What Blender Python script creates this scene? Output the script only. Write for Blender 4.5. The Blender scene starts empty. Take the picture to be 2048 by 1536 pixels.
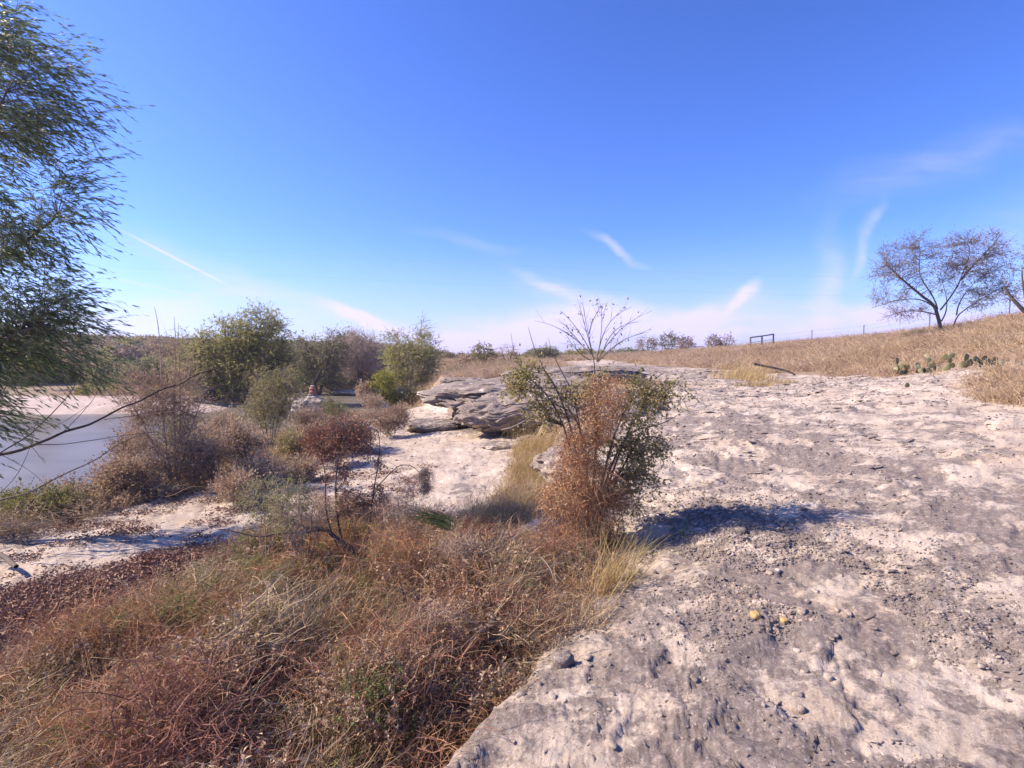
import bpy, math, random
import numpy as np
from mathutils import Vector

# ------------------------------------------------------------------ camera, sky, sun, exposure
C = bpy.context.scene
FPX, CAMZ, PITCH = 560.0, 1.6, math.atan(27 / 560.0)
cam_d = bpy.data.cameras.new('camera')
cam_d.sensor_width = 36.0
cam_d.lens = FPX / 1024 * 36
cam_d.clip_start, cam_d.clip_end = 0.05, 9000
cam = bpy.data.objects.new('camera', cam_d)
cam.location = (0, 0, CAMZ)
cam.rotation_euler = (math.pi / 2 - PITCH, 0, 0)
C.collection.objects.link(cam)
C.camera = cam

SUN_EL, SUN_AZ = 38.0, -86.0        # azimuth from +Y, clockwise positive: the sun stands to the left
sd = bpy.data.lights.new('sun', 'SUN')
sd.energy, sd.angle, sd.color = 4.8, math.radians(0.6), (1.0, 0.85, 0.66)
sun = bpy.data.objects.new('sun', sd)
e, a = math.radians(SUN_EL), math.radians(SUN_AZ)
S = Vector((math.sin(a) * math.cos(e), math.cos(a) * math.cos(e), math.sin(e)))
sun.rotation_euler = S.to_track_quat('Z', 'Y').to_euler()
sun.location = (-20, 0, 30)
C.collection.objects.link(sun)


def at(u, v, Y):
    """pixel of the 1024x768 photograph and a depth -> point of the place"""
    A, B = (u - 512) / FPX, (v - 384) / FPX
    cp, sp = math.cos(PITCH), math.sin(PITCH)
    d = np.array([A, cp - B * sp, -sp - B * cp])
    d = d * (Y / d[1])
    return np.array([d[0], d[1], d[2] + CAMZ])


W = bpy.data.worlds.new('World')
C.world = W
W.use_nodes = True
nt = W.node_tree
nt.nodes.clear()


def nn(tree, typ, **kw):
    n = tree.nodes.new(typ)
    for k, val in kw.items():
        if k.startswith('i_'):
            n.inputs[int(k[2:])].default_value = val
        else:
            setattr(n, k, val)
    return n


def build_world():
    L = nt.links.new
    out = nn(nt, 'ShaderNodeOutputWorld')
    bg = nn(nt, 'ShaderNodeBackground')
    bg.inputs[1].default_value = 0.08
    sky = nn(nt, 'ShaderNodeTexSky')
    sky.sky_type = 'NISHITA'
    sky.sun_disc = False
    sky.sun_elevation = math.radians(SUN_EL)
    sky.sun_rotation = math.radians(SUN_AZ)
    sky.altitude, sky.air_density, sky.dust_density, sky.ozone_density = 0, 1.0, 0.6, 3.0
    tint = nn(nt, 'ShaderNodeMix', data_type='RGBA', blend_type='MULTIPLY')
    tint.inputs[0].default_value = 1.0
    tint.inputs[7].default_value = (7.6, 10.4, 19.0, 1)
    sc_ = nn(nt, 'ShaderNodeMix', data_type='RGBA', blend_type='MULTIPLY')
    sc_.inputs[0].default_value = 1.0
    sc_.inputs[7].default_value = (.1, .1, .1, 1)
    L(sky.outputs[0], sc_.inputs[6])
    gm = nn(nt, 'ShaderNodeGamma', i_1=1.22)
    L(sc_.outputs[2], gm.inputs[0])
    L(gm.outputs[0], tint.inputs[6])
    tc = nn(nt, 'ShaderNodeTexCoord')
    sep = nn(nt, 'ShaderNodeSeparateXYZ')
    L(tc.outputs['Generated'], sep.inputs[0])
    # gnomonic sky coordinates on the northern half: (x/y, z/y)
    ymax = nn(nt, 'ShaderNodeMath', operation='MAXIMUM', i_1=0.12)
    L(sep.outputs[1], ymax.inputs[0])
    dx = nn(nt, 'ShaderNodeMath', operation='DIVIDE')
    dz = nn(nt, 'ShaderNodeMath', operation='DIVIDE')
    L(sep.outputs[0], dx.inputs[0]); L(ymax.outputs[0], dx.inputs[1])
    L(sep.outputs[2], dz.inputs[0]); L(ymax.outputs[0], dz.inputs[1])
    cmb = nn(nt, 'ShaderNodeCombineXYZ')
    L(dx.outputs[0], cmb.inputs[0]); L(dz.outputs[0], cmb.inputs[1])
    nz = nn(nt, 'ShaderNodeTexNoise', i_2=4.0, i_3=5.0)
    L(cmb.outputs[0], nz.inputs['Vector'])
    off = nn(nt, 'ShaderNodeVectorMath', operation='MULTIPLY_ADD')
    off.inputs[1].default_value = (0.16, 0.10, 0)
    off.inputs[2].default_value = (-0.08, -0.05, 0)
    L(nz.outputs['Color'], off.inputs[0])
    P = nn(nt, 'ShaderNodeVectorMath', operation='ADD')
    L(cmb.outputs[0], P.inputs[0]); L(off.outputs[0], P.inputs[1])

    def streak(u, v, ang, ln, wd, amp, fine=True):
        p = at(u, v, 1.0)
        s = nn(nt, 'ShaderNodeVectorMath', operation='SUBTRACT')
        s.inputs[1].default_value = (p[0], p[2] - CAMZ, 0)
        L((P if fine else cmb).outputs[0], s.inputs[0])
        m = nn(nt, 'ShaderNodeMapping', vector_type='TEXTURE')
        m.inputs['Rotation'].default_value = (0, 0, math.radians(ang))
        m.inputs['Scale'].default_value = (ln * 1.15 / FPX, wd * (1.5 if fine else 1) / FPX, 1)
        L(s.outputs[0], m.inputs[0])
        le = nn(nt, 'ShaderNodeVectorMath', operation='LENGTH')
        L(m.outputs[0], le.inputs[0])
        mr = nn(nt, 'ShaderNodeMapRange', interpolation_type='SMOOTHERSTEP')
        mr.inputs[1].default_value, mr.inputs[2].default_value = 1.0, 0.0
        mr.inputs[3].default_value, mr.inputs[4].default_value = 0.0, amp
        L(le.outputs['Value'], mr.inputs[0])
        return mr.outputs[0]

    tot = None
    st = [(370, 317, -22, 60, 8, .55), (330, 305, -17, 120, 11, .2), (230, 285, -25, 190, 16, .22), (380, 330, 0, 60, 12, .2),
          (620, 250, -27, 45, 5, .5), (545, 285, -25, 60, 7, .3), (470, 244, -8, 90, 6, .14), (600, 300, -12, 110, 14, .25),
          (545, 333, 3, 120, 22, .6), (480, 338, 5, 70, 22, .45), (620, 322, -3, 150, 22, .4), (700, 320, 14, 90, 18, .35),
          (745, 300, 50, 28, 8, .35), (820, 290, 82, 90, 14, .32), (862, 240, 62, 48, 7, .4), (830, 310, 5, 110, 12, .45),
          (940, 165, 16, 160, 26, .16), (1000, 250, 30, 120, 30, .08), (150, 310, 4, 130, 22, .22), (760, 335, 4, 170, 16, .4), (590, 313, -12, 40, 10, .4),
          (1000, 320, 10, 160, 30, .35), (930, 318, 0, 120, 16, .25),
          (1300, 120, 20, 420, 50, .2), (-400, 200, -20, 500, 60, .2)]
    for q in st:
        o = streak(*q[:5], q[5] * (1.9 if q[1] > 296 else 1.2))
        if tot is None:
            tot = o
        else:
            ad = nn(nt, 'ShaderNodeMath', operation='ADD')
            L(tot, ad.inputs[0]); L(o, ad.inputs[1]); tot = ad.outputs[0]
    # fibrous breakup
    mp = nn(nt, 'ShaderNodeMapping')
    mp.inputs['Rotation'].default_value = (0, 0, 0.35)
    mp.inputs['Scale'].default_value = (5, 22, 1)
    L(P.outputs[0], mp.inputs[0])
    n2 = nn(nt, 'ShaderNodeTexNoise', i_2=1.4, i_3=7.0)
    L(mp.outputs[0], n2.inputs['Vector'])
    r2 = nn(nt, 'ShaderNodeMapRange', i_1=0.3, i_2=0.68, i_3=0.25, i_4=1.15)
    L(n2.outputs['Fac'], r2.inputs[0])
    mul = nn(nt, 'ShaderNodeMath', operation='MULTIPLY')
    L(tot, mul.inputs[0]); L(r2.outputs[0], mul.inputs[1])
    # contrails stay sharp
    for q in [(175, 258, -27.5, 86, 2.6, .5, False), (150, 286, -12, 80, 2.6, .22, False)]:
        ad = nn(nt, 'ShaderNodeMath', operation='ADD')
        L(mul.outputs[0], ad.inputs[0]); L(streak(*q), ad.inputs[1]); mul = ad
    # low veil towards the horizon all round
    veil = nn(nt, 'ShaderNodeMapRange', interpolation_type='SMOOTHSTEP', i_1=0.22, i_2=-0.02, i_3=0.0, i_4=0.42)
    L(sep.outputs[2], veil.inputs[0])
    ad = nn(nt, 'ShaderNodeMath', operation='ADD', use_clamp=True)
    L(mul.outputs[0], ad.inputs[0]); L(veil.outputs[0], ad.inputs[1])
    cl = nn(nt, 'ShaderNodeMix', data_type='RGBA')
    cl.inputs[7].default_value = (5.7, 5.3, 9.0, 1)
    L(ad.outputs[0], cl.inputs[0]); L(tint.outputs[2], cl.inputs[6])
    L(cl.outputs[2], bg.inputs[0]); L(bg.outputs[0], out.inputs[0])


build_world()
C.view_settings.view_transform = 'Standard'
C.view_settings.look = 'None'
C.view_settings.exposure = 1.08
C.view_settings.gamma = 1.0
C.view_settings.use_curve_mapping = False
C.render.engine = 'CYCLES'
C.cycles.use_denoising = True
C.cycles.max_bounces = 6
C.cycles.diffuse_bounces = 3
C.cycles.transparent_max_bounces = 4

rng = np.random.default_rng(7)

# ------------------------------------------------------------------ numpy noise
_perm = np.random.default_rng(3).permutation(256)
_perm = np.concatenate([_perm, _perm])
_g = np.random.default_rng(4).uniform(0, 2 * np.pi, 512)
_gx, _gy = np.cos(_g), np.sin(_g)


def perlin(x, y):
    xi, yi = np.floor(x).astype(int), np.floor(y).astype(int)
    xf, yf = x - xi, y - yi
    xi &= 255; yi &= 255
    u, v = xf * xf * xf * (xf * (xf * 6 - 15) + 10), yf * yf * yf * (yf * (yf * 6 - 15) + 10)

    def g(ix, iy, fx, fy):
        h = _perm[_perm[ix & 255] + (iy & 255)]
        return _gx[h] * fx + _gy[h] * fy
    a0, b0 = g(xi, yi, xf, yf), g(xi + 1, yi, xf - 1, yf)
    c0, d0 = g(xi, yi + 1, xf, yf - 1), g(xi + 1, yi + 1, xf - 1, yf - 1)
    return (a0 * (1 - u) + b0 * u) * (1 - v) + (c0 * (1 - u) + d0 * u) * v


def fbm(x, y, o=4, gain=.5):
    s, am = 0, 1.0
    for k in range(o):
        s = s + am * perlin(x * 2 ** k + 17.3 * k, y * 2 ** k + 9.1 * k)
        am *= gain
    return s


def sstep(a, b, x):
    t = np.clip((x - a) / (b - a), 0, 1)
    return t * t * (3 - 2 * t)


def poly_sd(px, py, P):
    """signed distance to a closed polygon, positive inside"""
    P = np.array(P, float)
    inside = np.zeros(px.shape, bool)
    best = np.full(px.shape, 1e9)
    n = len(P)
    for i in range(n):
        x0, y0 = P[i]; x1, y1 = P[(i + 1) % n]
        ex, ey = x1 - x0, y1 - y0
        t = np.clip(((px - x0) * ex + (py - y0) * ey) / (ex * ex + ey * ey + 1e-9), 0, 1)
        best = np.minimum(best, np.hypot(px - x0 - t * ex, py - y0 - t * ey))
        c = (y0 > py) != (y1 > py)
        inside ^= c & (px < ex * (py - y0) / (ey if abs(ey) > 1e-9 else 1e-9) + x0)
    return np.where(inside, best, -best)


class TPS:
    def __init__(s, pts, smooth=0.3):
        p = np.array(pts, float); s.p = p[:, :2]
        n = len(p)
        K = s.k(np.hypot(*(s.p[:, None] - s.p[None]).transpose(2, 0, 1))) + np.eye(n) * smooth
        Q = np.c_[np.ones(n), s.p]
        A = np.block([[K, Q], [Q.T, np.zeros((3, 3))]])
        s.w = np.linalg.solve(A, np.r_[p[:, 2], 0, 0, 0])

    @staticmethod
    def k(r):
        return r                      # biharmonic spline in 3D: calm between far anchors

    def __call__(s, x, y):
        out = np.full(x.shape, s.w[-3]) + s.w[-2] * x + s.w[-1] * y
        for (px, py), w in zip(s.p, s.w):
            out = out + w * s.k(np.hypot(x - px, y - py))
        return out


def A(u, v, Y):
    return tuple(at(u, v, Y))


UP = TPS([(0, 0, 0), (2, 2, .02), (-.3, 2.2, -.03), (3, 3, .1), (1.06, 4.6, -.02), (3, 5, .16), (6, 5, .45), (0, -4, -.1), (6, -3, .3), (10, 0, .9),
          (1.2, 8, .12), (3, 9, .35), (6, 9, .6), A(1024, 392, 9.6), (1.2, 12, .3), (4, 14, .6), (8, 15, .85), A(945, 374, 17), A(870, 375, 22), A(762, 372, 26), (5, 25, .92), (0, 20, .7),
          A(600, 366, 45), (3, 40, 1.0), (-2, 30, .85), A(1024, 370, 12), A(1024, 345, 16), A(1024, 330, 20), A(940, 335, 26), A(1000, 323, 25),
          A(900, 337, 34), A(860, 341, 40), A(820, 343, 45), A(768, 346, 52), A(700, 352, 60), A(640, 355.5, 75), A(560, 359, 90), A(500, 361, 90), A(440, 361, 90),
          A(860, 356, 30), A(800, 360, 38), A(700, 362, 42),
          (40, 40, 3.4), (60, 20, 3.9), (35, 10, 3.6), (60, 80, 3), (40, 110, 2.0), (20, 130, 1.2), (0, 170, .9), (-60, 170, .8), (120, 60, 3), (120, 160, 1.5), (30, -30, 2.2), (-3, 60, .95), (-12, 40, .5), (-20, 0, -.3)], .02)
LO = TPS([(-2, 2.5, -.5), (-.8, 1, -.45), (-2, -5, -.5), (.3, 4.2, -.34), (.6, 6, -.38), (-5.2, 6.3, -.68), (-3, 4.5, -.55), (-.3, 14.8, -.5), (-1.5, 9, -.58), (.5, 11, -.42), (-4, 11, -.7), (-5, 15.5, -.7), (-7, 19, -.9), (-3, 20, -.5), (-6, 27, -1.1),
          (-8, 8, -.75), (-10, 5, -.8), (-9, 2, -.8), (-14, 32.5, -1.3), (-20, 34, -1.15), (-25, 34, -1.1), (-40, 34, -.9), (-60, 30, -.8), (-22, 42, -.7), (-20, 60, 0), (-40, 60, .5), (-10, 60, .2), (-6, 36, -.6), (-4.5, 45, .2), (-12, 72, .5), (-3, 60, .95), (-2, 30, .6), (-9, 50, -.6),
          A(100, 344, 120), A(20, 341, 120), A(170, 346, 130), A(-150, 338, 120), (-60, 75, 1.2), (-100, 70, 2.5), (-30, 90, 1.5), (-60, 170, 5), (-160, 170, 6), A(300, 352, 120), A(400, 357, 130), (60, 100, 2), (0, -30, -.5), (-60, -30, -1), (20, 10, 0)], .02)

EDGE = [(-9, -60), (-3.2, -8), (-1.9, -2), (-1.3, 0), (-.3, 2.2), (.35, 3.4), (.98, 4.6), (1.2, 6), (1.15, 8), (1.1, 12), (1.1, 14.3), (.9, 16.2), (.1, 18), (-1.4, 20), (-2.8, 23.5), (-4.2, 30), (-8, 60), (-20, 90), (-20, 400), (900, 400), (900, -60)]
RIVER = [(-20, -60), (-11, -8), (-9.4, 2), (-7.9, 7.4), (-7.1, 10), (-7.4, 14), (-8.4, 20), (-7.6, 25), (-7.2, 29), (-8.3, 38), (-9.5, 50), (-14, 53), (-20, 48), (-16.6, 38), (-14, 32), (-15, 29), (-20, 28), (-26, 27.5), (-40, 26), (-80, 18), (-140, -60)]
SLAB = [(-6, -9), (8, -9), (8.2, 6), (8.9, 9.6), (11, 13), (13.0, 17), (13.4, 21), (11.4, 26), (10.2, 40), (9.2, 56), (4, 56), (3, 40), (2, 28), (-1.5, 22), (-3.1, 18), (-2.2, 16.5), (-.6, 15.2), (.55, 13.7), (.8, 8), (.9, 6), (.8, 4.6), (.2, 3.4), (-.5, 2.2), (-1.5, 0)]
SHELF = [(-7.6, 6.4), (-7.0, 10), (-6.6, 14), (-7.6, 20), (-6.8, 26), (-3, 26), (-2, 18), (0.5, 14.5), (.9, 10), (.2, 7.4), (-1.6, 6.7), (-3.2, 6.3), (-4.3, 5.2), (-5.6, 4.3), (-7.4, 4.2)]
SANDBAR = [(-13.6, 32), (-15, 29), (-20, 28), (-26, 27.5), (-40, 26), (-80, 18), (-80, 26), (-40, 36), (-22, 36.5), (-15, 36)]


def ground(x, y, relief=True):
    x, y = np.asarray(x, float), np.asarray(y, float)
    r = np.hypot(x, y)
    wob = fbm(x * .9, y * .9, 3) * .28 * np.clip(r / 6, .25, 1) + fbm(x * 4, y * 4, 2) * .05
    de = poly_sd(x, y, EDGE) + wob
    up = UP(x, y)
    lo = LO(x, y)
    fade = sstep(130, 260, r)
    up = up * (1 - fade) + 1.0 * fade
    lo = lo * (1 - fade) + 1.0 * fade
    rock_up = sstep(-.25, .35, poly_sd(x, y, SLAB) + wob * 1.4)
    rock_lo = sstep(-.3, .4, poly_sd(x, y, SHELF) + wob * 1.6)
    if relief:
        wx, wy = x + .35 * fbm(x * 1.7, y * 1.7, 3), y + .35 * fbm(x * 1.7 + 9, y * 1.7 + 5, 3)
        amp = np.clip(1.4 - r / 40, .2, 1)

        def steps(f, k, h):
            q = fbm(wx * f, wy * f, 4) * k
            fl = np.floor(q)
            return (fl + sstep(.0, .22, q - fl)) * h
        flake = steps(.8, 7, .011) + steps(2.6, 6, .007) + steps(6.5, 4, .005) * sstep(12, 8, r) + fbm(x * 8, y * 8, 3) * .005 + fbm(x * .45, y * .45, 3) * .05
        soil = fbm(x * .5, y * .5, 3) * .12 + fbm(x * 2.5, y * 2.5, 3) * .04
        up = up + (flake * rock_up + soil * (1 - rock_up)) * amp
        near = sstep(9, 5, r)
        mound = (.30 * fbm(x * 1.5 + 4, y * 1.5, 3) + .04) * near
        lo = lo + (flake * .8 * rock_lo + (soil * .8 + mound) * (1 - rock_lo)) * amp
    up = up - .10 * np.exp(-np.clip(de, 0, 9) / .35) * sstep(14, 9, r)
    wdt = .16 + .03 * r
    t = sstep(-wdt, .02, de)
    z = lo + (up - lo) * t
    dr = poly_sd(x, y, RIVER) + fbm(x * .4, y * .4, 3) * .5
    bank = np.where(y > 25, 5.0, 1.1)
    k = sstep(0, 1, (-dr + .15) / bank)
    z = np.where(dr > -bank, np.minimum(z, -1.85) * (1 - k) + z * k, z)
    far = sstep(100, 400, r)
    z = z + far * fbm(x * .004, y * .004, 3) * 3
    return z, rock_up * t, rock_lo * (1 - t), dr, de


def gz(x, y):
    return float(ground(np.array([x]), np.array([y]))[0][0])


def gpt(u, Y, dz=0.0):
    x = (u - 512) / FPX * Y * (math.cos(PITCH))
    return np.array([x, Y, gz(x, Y) + dz])


# ------------------------------------------------------------------ mesh helpers
def link(o):
    C.collection.objects.link(o)
    return o


def mesh_np(name, V, F, mat=None, rnd=None, smooth=False):
    """F: (n,3) or (n,4) int array, or a list of such arrays"""
    Fs = F if isinstance(F, list) else [F]
    Fs = [f for f in Fs if len(f)]
    me = bpy.data.meshes.new(name)
    V = np.asarray(V, np.float32).reshape(-1, 3)
    me.vertices.add(len(V)); me.vertices.foreach_set('co', V.ravel())
    loops = np.concatenate([f.ravel() for f in Fs]) if Fs else np.zeros(0, int)
    sizes = np.concatenate([np.full(len(f), f.shape[1]) for f in Fs]) if Fs else np.zeros(0, int)
    starts = np.r_[0, np.cumsum(sizes)[:-1]] if len(sizes) else sizes
    me.loops.add(len(loops)); me.loops.foreach_set('vertex_index', loops.astype(np.int32))
    me.polygons.add(len(sizes)); me.polygons.foreach_set('loop_start', starts.astype(np.int32))
    if smooth:
        me.polygons.foreach_set('use_smooth', np.ones(len(sizes), bool))
    me.update(calc_edges=True)
    me.validate()
    if rnd is not None and len(rnd) == len(me.polygons):
        at_ = me.attributes.new('rnd', 'FLOAT', 'FACE')
        at_.data.foreach_set('value', np.asarray(rnd, np.float32))
    if mat:
        me.materials.append(mat)
    return me


class MB:
    def __init__(s):
        s.v, s.f3, s.f4, s.r3, s.r4, s.n = [], [], [], [], [], 0

    def add(s, V, F, r):
        V = np.asarray(V, float).reshape(-1, 3)
        F = np.asarray(F, int)
        (s.f3 if F.shape[1] == 3 else s.f4).append(F + s.n)
        (s.r3 if F.shape[1] == 3 else s.r4).append(np.asarray(r, float))
        s.v.append(V); s.n += len(V)

    def mesh(s, name, mat, smooth=False):
        F = []
        R = []
        if s.f3: F.append(np.concatenate(s.f3)); R += s.r3
        if s.f4: F.append(np.concatenate(s.f4)); R += s.r4
        return mesh_np(name, np.concatenate(s.v) if s.v else np.zeros((0, 3)), F, mat, np.concatenate(R) if R else None, smooth)

    def obj(s, name, mat, parent=None, smooth=False):
        o = link(bpy.data.objects.new(name, s.mesh(name, mat, smooth)))
        if parent is not None:
            V = Vector(parent.location)
            o.parent = parent
            o.data.transform(__import__('mathutils').Matrix.Translation(-V))
        return o

    # N polylines of K points -> tubes
    def tubes(s, P, R, sides=4, rnd=None):
        P = np.asarray(P, float)
        if P.ndim == 2: P = P[None]
        N, K, _ = P.shape
        R = np.broadcast_to(np.asarray(R, float), (N, K))
        T = np.gradient(P, axis=1)
        T /= np.linalg.norm(T, axis=2, keepdims=True) + 1e-9
        ref = np.where(np.abs(T[:, :1, 2:3]) > .8, np.array([1., 0, 0]), np.array([0, 0, 1.]))
        ref = np.broadcast_to(ref, T.shape)
        B = np.cross(T, ref); B /= np.linalg.norm(B, axis=2, keepdims=True) + 1e-9
        Nn = np.cross(B, T)
        an = np.linspace(0, 2 * np.pi, sides, endpoint=False)
        V = P[:, :, None] + R[:, :, None, None] * (B[:, :, None] * np.cos(an)[:, None] + Nn[:, :, None] * np.sin(an)[:, None])
        i = np.arange(N)[:, None, None] * K * sides
        k = np.arange(K - 1)[None, :, None] * sides
        q = np.arange(sides)[None, None]
        q2 = (q + 1) % sides
        F = np.stack([i + k + q, i + k + q2, i + k + sides + q2, i + k + sides + q], -1).reshape(-1, 4)
        rr = rng.random(N) if rnd is None else np.broadcast_to(rnd, (N,))
        s.add(V, F, np.repeat(rr, (K - 1) * sides))
        return s

    # N polylines -> flat tapering strips
    def ribbons(s, P, w, rnd=None, taper=.15):
        P = np.asarray(P, float)
        if P.ndim == 2: P = P[None]
        N, K, _ = P.shape
        if N == 0: return s
        T = P[:, -1] - P[:, 0]
        side = np.cross(T, rng.normal(size=(N, 3)))
        side /= np.linalg.norm(side, axis=1, keepdims=True) + 1e-9
        tw = np.linspace(1, taper, K)
        w = np.broadcast_to(np.asarray(w, float), (N,))
        off = side[:, None] * (w[:, None] * tw)[:, :, None] * .5
        V = np.stack([P - off, P + off], 2)
        i = np.arange(N)[:, None] * K * 2 + np.arange(K - 1)[None] * 2
        F = np.stack([i, i + 1, i + 3, i + 2], -1).reshape(-1, 4)
        rr = rng.random(N) if rnd is None else np.broadcast_to(rnd, (N,))
        s.add(V, F, np.repeat(rr, K - 1))
        return s

    def leaves(s, P, D, L, Wd, rnd=None, fold=.25):
        """folded rhombus leaves: root P, direction D"""
        P, D = np.asarray(P, float).reshape(-1, 3), np.asarray(D, float).reshape(-1, 3)
        N = len(P)
        if N == 0: return s
        D = D / (np.linalg.norm(D, axis=1, keepdims=True) + 1e-9)
        side = np.cross(D, rng.normal(size=(N, 3))); side /= np.linalg.norm(side, axis=1, keepdims=True) + 1e-9
        nrm = np.cross(side, D)
        L = np.broadcast_to(L, (N,))[:, None]; Wd = np.broadcast_to(Wd, (N,))[:, None]
        m = P + D * L * .45
        V = np.stack([P, m + side * Wd * .5 + nrm * Wd * fold, P + D * L, m - side * Wd * .5 + nrm * Wd * fold], 1)
        i = np.arange(N)[:, None] * 4
        F = np.concatenate([i + np.array([0, 1, 2]), i + np.array([0, 2, 3])], 1).reshape(-1, 3)
        rr = rng.random(N) if rnd is None else np.broadcast_to(rnd, (N,))
        s.add(V, F, np.repeat(rr, 2))
        return s


def tag(o, label=None, cat=None, group=None, kind=None):
    if label: o['label'] = label
    if cat: o['category'] = cat
    if group: o['group'] = group
    if kind: o['kind'] = kind
    return o


def empty(name, loc, label, cat, group=None):
    o = bpy.data.objects.new(name, None)
    o.location = tuple(float(q) for q in loc)
    o.empty_display_size = .2
    link(o)
    return tag(o, label, cat, group)


# ------------------------------------------------------------------ materials
def mat_new(name):
    m = bpy.data.materials.new(name)
    m.use_nodes = True
    m.node_tree.nodes.clear()
    return m, m.node_tree, m.node_tree.links.new


def ramp(t, cols):
    r = nn(t, 'ShaderNodeValToRGB')
    el = r.color_ramp.elements
    while len(el) < len(cols): el.new(0.5)
    for k, cc in enumerate(cols):
        p = k / (len(cols) - 1)
        if len(cc) == 2: p, cc = cc
        el[k].position = p; el[k].color = (*cc, 1)
    return r


def mat_plant(name, cols, trans=.3, rough=.7, spec=.2):
    m, t, L = mat_new(name)
    out = nn(t, 'ShaderNodeOutputMaterial')
    at_ = nn(t, 'ShaderNodeAttribute', attribute_name='rnd')
    oi = nn(t, 'ShaderNodeObjectInfo')
    m1 = nn(t, 'ShaderNodeMath', operation='MULTIPLY_ADD', i_1=.45)
    L(oi.outputs['Random'], m1.inputs[0]); L(at_.outputs['Fac'], m1.inputs[2])
    fr = nn(t, 'ShaderNodeMath', operation='PINGPONG', i_1=1.0)
    L(m1.outputs[0], fr.inputs[0])
    geo = nn(t, 'ShaderNodeNewGeometry')
    nz = nn(t, 'ShaderNodeTexNoise', i_2=1.3, i_3=2.0)
    L(geo.outputs['Position'], nz.inputs['Vector'])
    nz2 = nn(t, 'ShaderNodeTexNoise', i_2=.28, i_3=3.0)
    L(geo.outputs['Position'], nz2.inputs['Vector'])
    ns = nn(t, 'ShaderNodeMath', operation='ADD')
    L(nz.outputs['Fac'], ns.inputs[0]); L(nz2.outputs['Fac'], ns.inputs[1])
    mx = nn(t, 'ShaderNodeMath', operation='MULTIPLY_ADD', i_1=.5, i_2=-.5)
    L(ns.outputs[0], mx.inputs[0])
    ad = nn(t, 'ShaderNodeMath', operation='ADD', use_clamp=True)
    L(fr.outputs[0], ad.inputs[0]); L(mx.outputs[0], ad.inputs[1])
    r = ramp(t, cols)
    L(ad.outputs[0], r.inputs[0])
    b = nn(t, 'ShaderNodeBsdfPrincipled')
    b.inputs['Roughness'].default_value = rough
    b.inputs['Specular IOR Level'].default_value = spec
    L(r.outputs[0], b.inputs['Base Color'])
    if trans > 0:
        tr = nn(t, 'ShaderNodeBsdfTranslucent')
        L(r.outputs[0], tr.inputs[0])
        mxs = nn(t, 'ShaderNodeMixShader', i_0=trans)
        L(b.outputs[0], mxs.inputs[1]); L(tr.outputs[0], mxs.inputs[2]); L(mxs.outputs[0], out.inputs[0])
    else:
        L(b.outputs[0], out.inputs[0])
    return m


M = {}
M['willow'] = mat_plant('willow_leaf', [(.09, .145, .065), (.14, .20, .085), (.22, .27, .12), (.42, .42, .24)], .6, .4, .5)
M['riverleaf'] = mat_plant('river_tree_leaf', [(.13, .145, .05), (.21, .225, .07), (.33, .31, .10), (.46, .42, .18)], .5)
M['riverleaf2'] = mat_plant('dull_tree_leaf', [(.13, .13, .075), (.21, .205, .11), (.31, .285, .16)], .5)
M['yellow'] = mat_plant('yellow_leaf', [(.16, .19, .03), (.27, .28, .04), (.36, .33, .06)], .45)
M['olive'] = mat_plant('olive_leaf', [(.08, .10, .035), (.155, .17, .055), (.27, .25, .09), (.44, .34, .16)], .4)
M['weed'] = mat_plant('weed_leaf', [(.13, .14, .04), (.22, .21, .07), (.33, .28, .12)], .4)
M['mesq'] = mat_plant('mesquite_leaf', [(.14, .10, .065), (.24, .17, .11), (.36, .265, .17)], .4)
M['purple'] = mat_plant('bare_twig', [(.20, .14, .11), (.35, .255, .20), (.50, .385, .31)], .2)
M['bark'] = mat_plant('bark', [(.06, .044, .036), (.11, .085, .068), (.18, .145, .12)], 0, .9)
M['palebark'] = mat_plant('pale_bark', [(.16, .13, .12), (.24, .2, .18), (.33, .28, .25)], 0, .9)
M['blackbark'] = mat_plant('charred_bark', [(.015, .012, .014), (.03, .024, .026), (.06, .05, .05)], 0, .9)
M['deadleaf'] = mat_plant('dead_leaf', [(.12, .07, .045), (.25, .155, .10), (.40, .275, .18), (.56, .42, .29)], .3)
M['redleaf'] = mat_plant('red_brown_leaf', [(0.125, 0.05, 0.0375), (0.225, 0.1, 0.0688), (0.35, 0.175, 0.112)], .2)
M['rustvine'] = mat_plant('rust_vine', [(.14, .06, .035), (.30, .135, .065), (.44, .22, .11), (.50, .34, .2)], .2)
M['straw'] = mat_plant('straw', [(.17, .105, .06), (.31, .21, .115), (.45, .32, .18), (.62, .48, .30)], .25)
M['strawgrey'] = mat_plant('grey_straw', [(.11, .07, .045), (.23, .16, .095), (.36, .265, .165), (.52, .41, .27)], .2)
M['gold'] = mat_plant('golden_grass', [(.25, .16, .07), (.40, .28, .12), (.52, .39, .19)], .3)
M['bankgrass'] = mat_plant('bank_grass', [(.20, .125, .08), (.34, .225, .145), (.47, .335, .225), (.60, .46, .33)], .25)
M['litter'] = mat_plant('litter_leaf', [(.09, .04, .035), (.17, .08, .06), (.26, .14, .10), (.36, .23, .17)], .05)
M['herb'] = mat_plant('herb_leaf', [(0.075, 0.1, 0.0375), (0.138, 0.163, 0.0562), (0.225, 0.237, 0.0875), (0.312, 0.3, 0.138)], .35)
M['green'] = mat_plant('green_blade', [(.07, .12, .03), (.13, .2, .05), (.22, .28, .08)], .4)
M['lit_litter'] = M['litter']


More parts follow.
